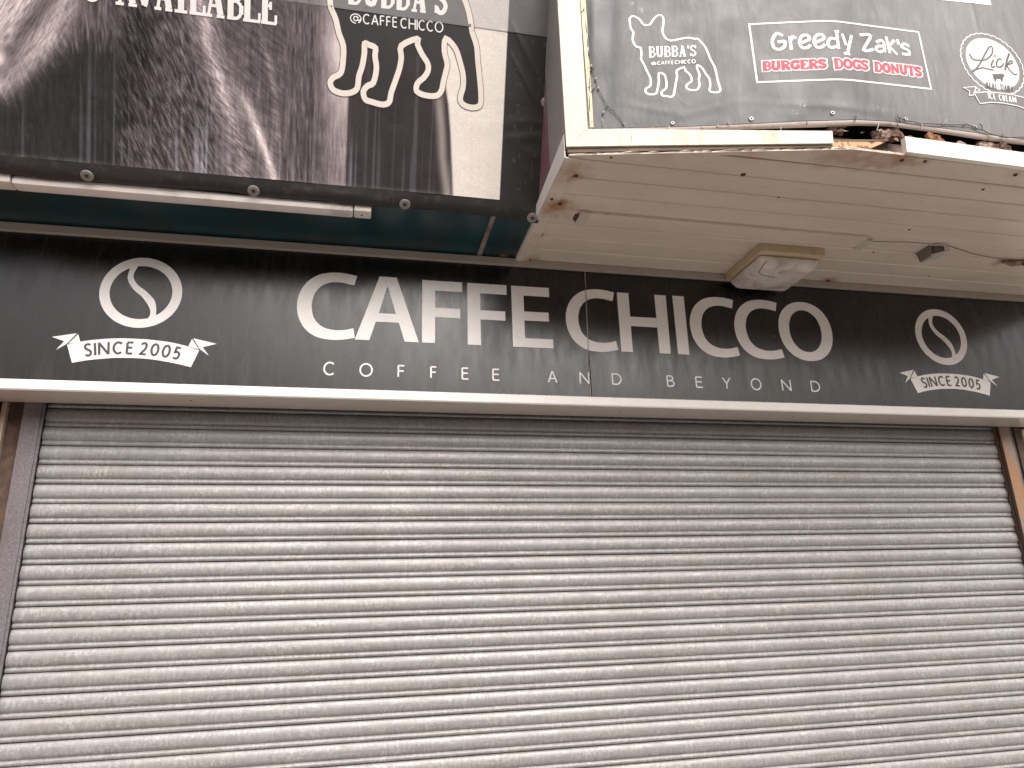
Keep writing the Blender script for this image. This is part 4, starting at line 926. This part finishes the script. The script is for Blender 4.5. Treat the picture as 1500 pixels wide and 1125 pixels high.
# exposed cavity: steel channel, stained lining, rust-eaten brackets
MB().box(2.00, 4.95, -1.02, -1.00, .700, .86).build('cavity_back', M['dark_gap'], rc)
MB().box(2.74, 3.30, -1.150, -1.135, .728, .775, .003).build('steel_channel', M['steel'], rc)
MB().box(3.30, 4.95, -1.150, -1.135, .735, .800, .003).build('steel_channel', M['steel'], rc)
MB().prism([(2.770,-1.198,.7160),(2.995,-1.202,.7400),(2.905,-1.202,.6940),(2.770,-1.198,.6910)], (0,.006,.0)).build('loose_lining', M['orange_panel'], rc)
MB().prism([(2.770,-1.201,.7195),(3.000,-1.206,.7440),(2.995,-1.204,.7385),(2.770,-1.200,.7160)], (0,.004,.0)).build('lining_edge', M['steel'], rc)
def chunk(c, s, seed, name='rusted_bracket', mat='rust'):
    """length of rust-eaten angle iron: bent plates with ragged edges and blistered faces"""
    r = random.Random(seed); g = MB()
    for part in range(2):
        nu_, nv_ = 16, 7; Vt = []; hh = s[2]*(1 if part == 0 else .55)
        for side in (0, 1):
            for i in range(nu_+1):
                for j in range(nv_+1):
                    a = i/nu_*2-1; b_ = j/nv_*2-1
                    rag = 1+.22*(float(vnoise(np.array(seed*9.1+i*.8), np.array(part*5.+3.1), 301))-.5)*2 if j in (0, nv_) else 1
                    bl2 = float(vnoise(np.array(seed*7.3+a*5), np.array(part*4.+b_*3+9), 311))*.010+float(vnoise(np.array(seed*3.3+a*17), np.array(b_*11+20), 312))*.006
                    x = a*s[0]+b_*s[0]*s[3]; z = b_*hh*rag+a*s[2]*s[4]+.35*s[2]*(1-a*a)*(1 if part == 0 else .5)
                    y = -bl2 if side == 0 else .006
                    if part == 0: Vt.append((c[0]+x, c[1]+y, c[2]+z))
                    else: Vt.append((c[0]+x*.92, c[1]+.012+b_*.014+ (0 if side else -.002), c[2]-s[2]*.85+y*.8+a*s[2]*s[4]+.35*s[2]*(1-a*a)*.9))
        m_ = (nu_+1)*(nv_+1); q = lambda i, j: i*(nv_+1)+j; Fx = []
        for i in range(nu_):
            for j in range(nv_):
                Fx += [(q(i,j), q(i+1,j), q(i+1,j+1), q(i,j+1)), (m_+q(i,j), m_+q(i,j+1), m_+q(i+1,j+1), m_+q(i+1,j))]
        rim = [q(i,0) for i in range(nu_+1)]+[q(nu_,j) for j in range(1,nv_+1)]+[q(i,nv_) for i in range(nu_-1,-1,-1)]+[q(0,j) for j in range(nv_-1,0,-1)]
        for k_ in range(len(rim)): a, b_ = rim[k_], rim[(k_+1) % len(rim)]; Fx.append((a, m_+a, m_+b_, b_))
        g.add(Vt, Fx)
    return g.build(name, M[mat], rc)
chunk((3.010,-1.190,.7740), (.058,.02,.017,-.15,.75), 1)
chunk((2.962,-1.198,.7620), (.014,.02,.010,.0,.2), 6)
chunk((3.205,-1.198,.7700), (.028,.016,.018,-.35,-.25), 2, mat='rust_orange')
chunk((3.445,-1.195,.7680), (.058,.02,.016,.1,-.20), 3)
chunk((3.505,-1.198,.7700), (.022,.02,.016,.0,-.4), 9)
chunk((3.87,-1.195,.7640), (.055,.02,.018,.1,.05), 4)
chunk((2.815,-1.18,.7860), (.035,.015,.008,.3,.9), 5)
rg_ = random.Random(5)
for i in range(16):          # flakes, splinters and torn edges caught in the gap
    x_ = rg_.uniform(2.78, 3.62); z_ = .748+rg_.uniform(-.004,.03); l_ = rg_.uniform(.012,.045); h_ = rg_.uniform(.003,.009)
    MB().prism([(x_,-1.196,z_),(x_+l_,-1.198,z_+rg_.uniform(-.01,.008)),(x_+l_*.8,-1.197,z_+h_),(x_+l_*.3,-1.199,z_+h_*1.6),(x_-l_*.1,-1.196,z_+h_*.6)],(0,.004,.001)).build('debris_flake', M[rg_.choice(['rust','rust_orange','steel'])], rc)
# dark screw heads in the soffit
for x_, y_, r_ in ((1.932,-.899,.0085),(2.533,-1.008,.010),(1.926,-.706,.0095),(1.918,-.461,.006),(1.918,-.232,.008),(1.883,-.744,.007),(2.019,-1.027,.005),(3.144,-1.194,.007),(3.552,-1.177,.008),(3.512,-1.072,.006),(3.431,-.233,.010),(3.457,-.749,.006),(3.446,-.54,.005),(3.055,-1.185,.008),(3.95,-1.0,.007),(2.33,-.66,.003),(2.75,-.89,.004),(3.9,-.36,.004)):
    MB().lathe((x_, y_, .6792 if x_ > 1.9155 else .6722), (0,0,-1), [(r_,-.001),(r_*.9,.0025),(r_*.5,.0035),(.001,.0035)], 10).build('screw', M['screw'], rc)

# trunking, light, sensor and cable under the right canopy
tk = empty('cable_trunking', (2.7, -.63, .68), 'slim painted cable trunking running along the right soffit', 'trunking')
cm_ = simple('painted_trunking', (.56,.48,.41), .36, var=.04)
MB().box(2.062, 3.315, -.676, -.592, .6660, .6790, .0015).build('trunking', M['board'], tk)
MB().box(2.020, 2.0615, -.680, -.588, .6640, .6790, .002).build('end_block', cm_, tk)
MB().prism([(2.0195,-.655,.668),(2.0195,-.600,.668),(2.008,-.605,.6782),(2.006,-.64,.6782)],(0,0,.0005)).build('end_tab', M['screw'], tk)
MB().box(3.3155, 3.352, -.655, -.572, .6640, .6790, .002).build('end_block', cm_, tk)
MB().lathe((2.13,-.632,.6714),(0,0,-1),[(.0035,0),(.003,.002)],8).build('screw', M['screw'], tk)

bl = empty('bulkhead_light', (3.07, -.36, .68), 'square bulkhead light with yellowed frame and cloudy lens on the soffit', 'light fitting')
yel = cream_frame('yellowed_plastic', (.56,.43,.28), (.33,.2,.1), (.55,.75))
bb = MB(); bb.box(2.878, 3.196, -.540, -.228, .640, .6785, .004)
bb.build('base', yel, bl, angle=math.radians(30))
bm = bmesh.new(); bmesh.ops.create_cube(bm, size=1)
for v in bm.verts:
    tp = .030 if v.co.z < 0 else .004
    sx = (.318-2*tp); sy = (.300-2*tp)
    v.co = Vector((3.037+v.co.x*sx, -.372+v.co.y*sy, .6395 if v.co.z > 0 else .588))
bmesh.ops.bevel(bm, geom=[e_ for e_ in bm.edges], offset=.022, segments=4, profile=.5, affect='EDGES')
me = bpy.data.meshes.new('lens'); bm.to_mesh(me); bm.free(); me.shade_smooth(); me.set_sharp_from_angle(angle=math.radians(50))
def lens_mat():
    mt, t, b = nodes('cloudy_lens'); v = coords(t)
    col = ramp(t, noise(t, v, 9, 5, .6, .8), [(.34, (.42,.35,.31)), (.5, (.64,.57,.52)), (.7, (.72,.66,.61))])
    L(t, col, b.inputs['Base Color']); b.inputs['Roughness'].default_value = .22; b.inputs['Subsurface Weight'].default_value = .15
    b.inputs['Subsurface Radius'].default_value = (.02,.015,.012); return mt
link('lens', me, bl, lens_mat())
MB().tube(catmull([(2.915,-.515,.606),(2.912,-.475,.594),(2.925,-.435,.5885),(2.96,-.415,.5875),(3.02,-.405,.5872)],False,5), .0016, 6).build('lens_crack', M['screw'], bl)

jb = empty('sensor_box', (3.68, -.6, .68), 'small grey sensor box hanging under the soffit near the cable', 'sensor')
MB().prism([(3.650,-.640,.6785),(3.650,-.560,.6785),(3.672,-.552,.640),(3.672,-.615,.640)], (.012,0,0)).build('side_plate', M['darkbox'], jb)
MB().prism([(3.672,-.548,.6395),(3.672,-.622,.6395),(3.735,-.660,.6480),(3.745,-.585,.6480)], (0,0,.007)).build('face_plate', M['greybox'], jb)
MB().box(3.678, 3.730, -.640, -.565, .6560, .6785, .003).build('body', M['darkbox'], jb)
MB().tube([(3.66,-.655,.676),(3.70,-.672,.668),(3.745,-.650,.664)], .004, 6).build('clip', M['cable_tie_pale'], jb)
cb = MB(); cb.tube(catmull([(3.36,-.632,.6775),(3.45,-.64,.6765),(3.53,-.652,.6765),(3.62,-.655,.6755),(3.72,-.655,.6765),(3.82,-.63,.6765),(3.93,-.600,.6765),(4.05,-.583,.6765),(4.18,-.580,.6765),(4.40,-.62,.6765),(4.9,-.66,.6765)], False, 4), .0013, 6)
cb = cb.build('thin_cable', simple('dusty_cable', (.14,.10,.075), .6)); tag(cb, 'thin dark cable clipped along the soffit past the sensor box', 'cable')
bk = empty('rusty_hook', (4.17, -.555, .68), 'small rusty bracket on the soffit at the right edge', 'bracket')
MB().prism([(4.115,-.560,.676),(4.260,-.600,.674),(4.30,-.585,.674),(4.200,-.535,.676)], (0,0,-.010)).build('strap', M['rust'], bk)
MB().lathe((4.235,-.575,.664),(0,0,-1),[(.014,0),(.012,.006),(.004,.008)],8).build('bolt', M['screw'], bk)

# ================================================================ right banner on its bent face
UC = .9949
def rfold(u, z):
    d = .0015*math.sin(u*5+z*3)
    d += .006*math.exp(-((u-.105-.05*(z-1.0))/.020)**2)*math.exp(-((z-1.22)/.20)**2)
    d -= .004*math.exp(-((u-.16-.08*(z-1.0))/.028)**2)*math.exp(-((z-1.22)/.25)**2)
    d += .0013*math.exp(-((z-.885-.03*math.sin(u*4))/.014)**2)*math.exp(-((u-1.05)/.22)**2)
    d += .0011*math.exp(-((z-.850+.10*(u-1.0))/.012)**2)*math.exp(-((u-.95)/.25)**2)
    d += .0013*math.exp(-((z-.845-.25*(u-.45))/.016)**2)*math.exp(-((u-.48)/.10)**2)
    d += .0013*math.exp(-((z-.845+.25*(u-.38))/.016)**2)*math.exp(-((u-.30)/.10)**2)
    d += .0018*math.exp(-((u-1.66-.02*(z-1.3))/.008)**2)*max(0, min(1, (z-1.25)/.1))
    return d
NLf = Vector((-.208,-1,0)).normalized()
def SR(u, z, o):
    d = o+rfold(u, z)-.002; t_ = (u-(UC))/.02
    if u <= UC: x = X0+u/1.0214; p = Vector((x, -1.011-.208*(x-X0), z)); n_ = NLf
    else: p = Vector((2.85+u-UC, -1.2136, z)); n_ = Vector((0,-1,0))
    kk = max(0, 1-abs(u-UC)/.05)
    n2 = (n_*(1-.5*kk)+((Vector((0,-1,0)) if u <= UC else NLf))*.5*kk).normalized()
    return tuple(p+n2*(d-.0022*kk*kk))
rbn = empty('logo_banner', (3.0, -1.2, .79), 'black banner with dog, burger and ice cream logos on the right canopy', 'banner')
def zbot(u): return float(np.interp(u, [.0,.09,.40,.65,.80,.97,1.15,1.44,1.75,2.9], [.786,.7895,.791,.797,.802,.803,.817,.819,.816,.812]))
Ub = np.unique(np.concatenate([np.arange(.078, UC, .006), [UC], np.arange(UC+.005, 2.95, .006)])); Tb = np.linspace(0, 1, 170)
V = []; UU2 = []; ZZ2 = []
for t_ in Tb:
    for u in Ub:
        z = zbot(u)+(1.70-zbot(u))*t_
        V.append(SR(u, z, 0)); UU2.append(u); ZZ2.append(z)
nb = len(Ub); F = [(j*nb+i, j*nb+i+1, (j+1)*nb+i+1, (j+1)*nb+i) for j in range(len(Tb)-1) for i in range(nb-1)]
me = mesh('banner_sheet', V, F, smooth=True); ca = me.color_attributes.new('print', 'FLOAT_COLOR', 'POINT')
UU2 = np.array(UU2); ZZ2 = np.array(ZZ2)
g0 = .046+.026*(fbm(UU2*2.2, ZZ2*3, 201)-.5)
lean = UU2-.18*(ZZ2-1.0)
strk = np.clip(vnoise(lean*60, ZZ2*3.1, 211)-.6, 0, 1)*.06*fbm(UU2*4, ZZ2*4, 215)*2
scuff = np.clip(vnoise((UU2+.22*ZZ2)*38, ZZ2*7, 231)*fbm(UU2*9,ZZ2*5,232)-.50, 0, 1)*.9
low = .035*np.exp(-((ZZ2-.80)/.03)**2)
gg = g0+strk+scuff*.22
# glossy haze on the face right of the fold, painted as paler grey
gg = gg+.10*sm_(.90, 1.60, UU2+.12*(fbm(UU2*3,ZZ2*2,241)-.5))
gg = gg*(1-.28*np.exp(-((UU2-.15)/.06)**2))
tn = np.stack([gg*1.0, gg*.935, gg*.90]); bl_ = sm_(.93,.82,ZZ2)*sm_(1.25,.9,UU2)+np.exp(-((UU2-.14)/.07)**2)
bl_ = np.clip(bl_,0,1); tn = tn*(1-bl_*np.array([.20,.12,.0])[:,None])
sc2 = np.clip(vnoise(UU2*260,ZZ2*120,251)-.80,0,1)*np.exp(-((UU2-1.155-.06*np.sin(ZZ2*40))/.03)**2)*np.exp(-((ZZ2-.855)/.025)**2)*4
for cx_, cz_ in ((.84,.868),(.80,.835),(.27,1.33),(.30,1.30)): sc2 = sc2+np.clip(vnoise(UU2*300,ZZ2*200,261)-.5,0,1)*np.exp(-((UU2-cx_)**2+(ZZ2-cz_)**2)/.012**2)*1.5
tn = np.clip(tn+sc2*.5, .01, .8)
buf = np.ones((len(V), 4), np.float32); buf[:, :3] = tn.T; ca.data.foreach_set('color', buf.ravel())
link('banner_sheet', me, rbn, M['banner_grey'])
# backing strip seen below the sheet
hb = MB(); V = []; 
us = np.linspace(.055, 2.95, 150)
for u in us:
    zb = zbot(u); hgt = .016+.003*math.sin(u*9)
    for dz_, o in ((.010,-.004),(-.0015,-.0015),(-hgt,-.003),(-hgt-.002,-.010)): V.append(SR(u, zb+dz_, o))
hb.add(V, [(4*i+j, 4*i+j+1, 4*i+5+j, 4*i+4+j) for i in range(len(us)-1) for j in range(3)])
hb.build('hem_backing', simple('pinkish_backing', (.50,.42,.38), .5, var=.08, dirt=(.25,.17,.13), dscale=18, dstops=(.55,.75)), rbn, smooth=True)
sb = MB(); V = []; zs = np.linspace(.770, 1.70, 60)
for z in zs:
    for u, o in ((.052,-.008),(.060,.000),(.084+.004*math.sin(z*30),.0015)): V.append(SR(u, z, o))
sb.add(V, [(3*i+j, 3*i+j+1, 3*i+4+j, 3*i+3+j) for i in range(len(zs)-1) for j in range(2)])
sb.build('side_hem', simple('grey_side_hem', (.22,.20,.22), .45, var=.25, nscale=20), rbn, smooth=True)

pr = Print(SR, .0008); pr.rib(catmull(DOG_S, True, 2), .0078, True); o = pr.build('dog_outline', M['print_white'], rbn)
pr = Print(SR, .0008); text(pr, "BUBBA'S", BUB_S, .0076, SLAB, gap=.12); pr.build('lettering', M['print_white'], rbn)
pr = Print(SR, .0014); text(pr, '@CAFFE CHICCO', CAF_S, .0033, SANS, gap=.10); pr.build('lettering', M['print_white'], rbn)
def sub(P, n=6, closed=True):
    Q = []; m_ = len(P)
    for i in range(m_ if closed else m_-1):
        a = np.array(P[i]); b_ = np.array(P[(i+1) % m_])
        Q += [tuple(a+(b_-a)*j/n) for j in range(n)]
    if not closed: Q.append(P[-1])
    return Q
pr = Print(SR, .0008); pr.rib(sub(BOX, 14), .0070, True); pr.build('logo_frame', M['print_white'], rbn)
pr = Print(SR, .0008)
for P in GREEDY: pr.rib(P, .0118, False, len(P) > 3, ext=.002)
pr.build('lettering', M['print_white'], rbn)
for s_, q in (('BURGERS', BUR), ('DOGS', DOGS), ('DONUTS', DON)):
    pr = Print(SR, .0007); text(pr, s_, q, .0125, SLAB, gap=.05, grow=.0105); pr.build('lettering_outline', simple('pale_pink_print', (.78,.70,.69), .5, var=.03), rbn)
    pr = Print(SR, .0013); text(pr, s_, q, .0120, SLAB, gap=.05); pr.build('lettering', M['print_red'], rbn)
# round ice cream badge
LC = (1.688, 1.149)
pr = Print(SR, .0007); pr.poly([(LC[0]+.1195*math.cos(a), LC[1]+.1195*math.sin(a)) for a in np.linspace(0, 2*math.pi, 72, endpoint=False)]); pr.build('badge_disc', simple('badge_cream', (.70,.67,.63), .45, var=.02), rbn)
P = []
for i in range(32*8):
    a = 2*math.pi*i/256; r_ = .1385+.0045*abs(math.sin(a*16)); P.append((LC[0]+r_*math.cos(a), LC[1]+r_*math.sin(a)))
pr = Print(SR, .0007); pr.rib(P, .0042, True); pr.build('badge_scallops', M['print_white'], rbn)
pr = Print(SR, .0012)
for P, wd in zip(LICK, (.0068,.0062,.0070,.0068,.0084,.0062)): pr.rib(P, wd, False, len(P) > 3)
pr.poly(COW)
for s_, q in (('REAL', REAL), ('DAIRY', DAIRY)): text(pr, s_, q, .0036, SANS, gap=.14)
pr.build('badge_lettering', M['print_grey'], rbn)
Print(SR, .0012).poly(HEART).build('heart', simple('faded_red_print', (.62,.22,.22), .5), rbn)
pr = Print(SR, .0016); pr.poly(RIB); pr.poly(TAIL); o = pr.build('badge_ribbon', simple('ribbon_grey', (.13,.12,.115), .42, var=.05), rbn)
pr = Print(SR, .0021); pr.rib(RIB, .0038, True); pr.rib(TAIL, .0038, True); pr.rib(TAIL2, .003, True)
for s_, q in (('ICE', ICE), ('CREAM', CREAM)): text(pr, s_, q, .0044, SANS, gap=.16)
pr.build('badge_lettering', M['print_white'], rbn)
pr = Print(SR, .0008); 
for i_ in range(24):
    a_, b2 = 1.30+(TOPW[1][0]-1.30)*i_/24, 1.30+(TOPW[1][0]-1.30)*(i_+1)/24
    for j_ in range(6):
        zl = lambda u: 1.412+(TOPW[1][1]-1.412)*(u-1.30)/(TOPW[1][0]-1.30)
        q_ = lambda u, k: (u+.006*k/6, zl(u)+(1.61-zl(u))*k/6)
        pr.n = 0; pr.poly([q_(a_, j_), q_(b2, j_), q_(b2, j_+1), q_(a_, j_+1)])
pr.n = 0; pr.build('logo_panel', M['print_white'], rbn)
# fixings
for u, z, wpx in SCREWS:
    r_ = wpx/3.75*.0026*.5*1.02; p = SR(u, z, .001); ax = NLf if u < UC else Vector((0,-1,0))
    washer(p, ax, r_, rbn, 'washer')
for i, P in enumerate(TIES):
    pts = [SR(u, z, .0045) for u, z in P]
    if len(pts) == 2:
        mid = (Vector(pts[0])+Vector(pts[1]))/2+Vector((0,-.004,0)); pts = [pts[0], mid, pts[1]]
    MB().tube(pts, .0016, 5).build('cable_tie', M['cable_tie_pale'] if i in (3,4,5,9,12,13,14) else M['cable_tie'], rbn)
wires = empty('string_light_wire', (1.96, -1.03, .80), 'loose thin wire of old string lights hanging at the logo banner corner', 'wire')
for i, P in enumerate(WIRE):
    if i == 3: continue
    o = MB().tube([SR(max(u, .05), z, .006+.002*math.sin(j*2.1)) for j, (u, z) in enumerate(catmull(P, False, 4))], .0013, 5).build('wire', M['cable_tie'], wires)
for u, z in (WIRE[1][-1], WIRE[0][6], WIRE[0][5], WIRE[0][4], WIRE[2][1]):
    MB().lathe(SR(u, z, .007), (.4,-.2,.8), [(.001,-.006),(.0035,-.003),(.0038,.003),(.001,.007)], 8).build('bulb', M['cable_tie_pale'], wires, smooth=True)
o = MB().tube([SR(u, z, .006+.002*math.sin(j*1.7)) for j, (u, z) in enumerate(catmull(WIRE[3], False, 4))], .0018, 5).build('hem_wire', M['cable_tie'])
tag(o, 'black wire trailing along the lower hem of the logo banner past the fold', 'wire')
# box body behind the right banner
MB().add([(1.885,-.985,.86),(2.84,-1.17,.86),(4.95,-1.17,.86),(4.95,.118,.86),(1.885,.118,.86),(1.885,-.985,1.70),(2.84,-1.17,1.70),(4.95,-1.17,1.70),(4.95,.118,1.70),(1.885,.118,1.70)],
     [(0,1,6,5),(1,2,7,6),(2,3,8,7),(4,0,5,9),(5,6,7,8,9),(4,3,2,1,0)]).build('canopy_core', M['dark_gap'], rc)
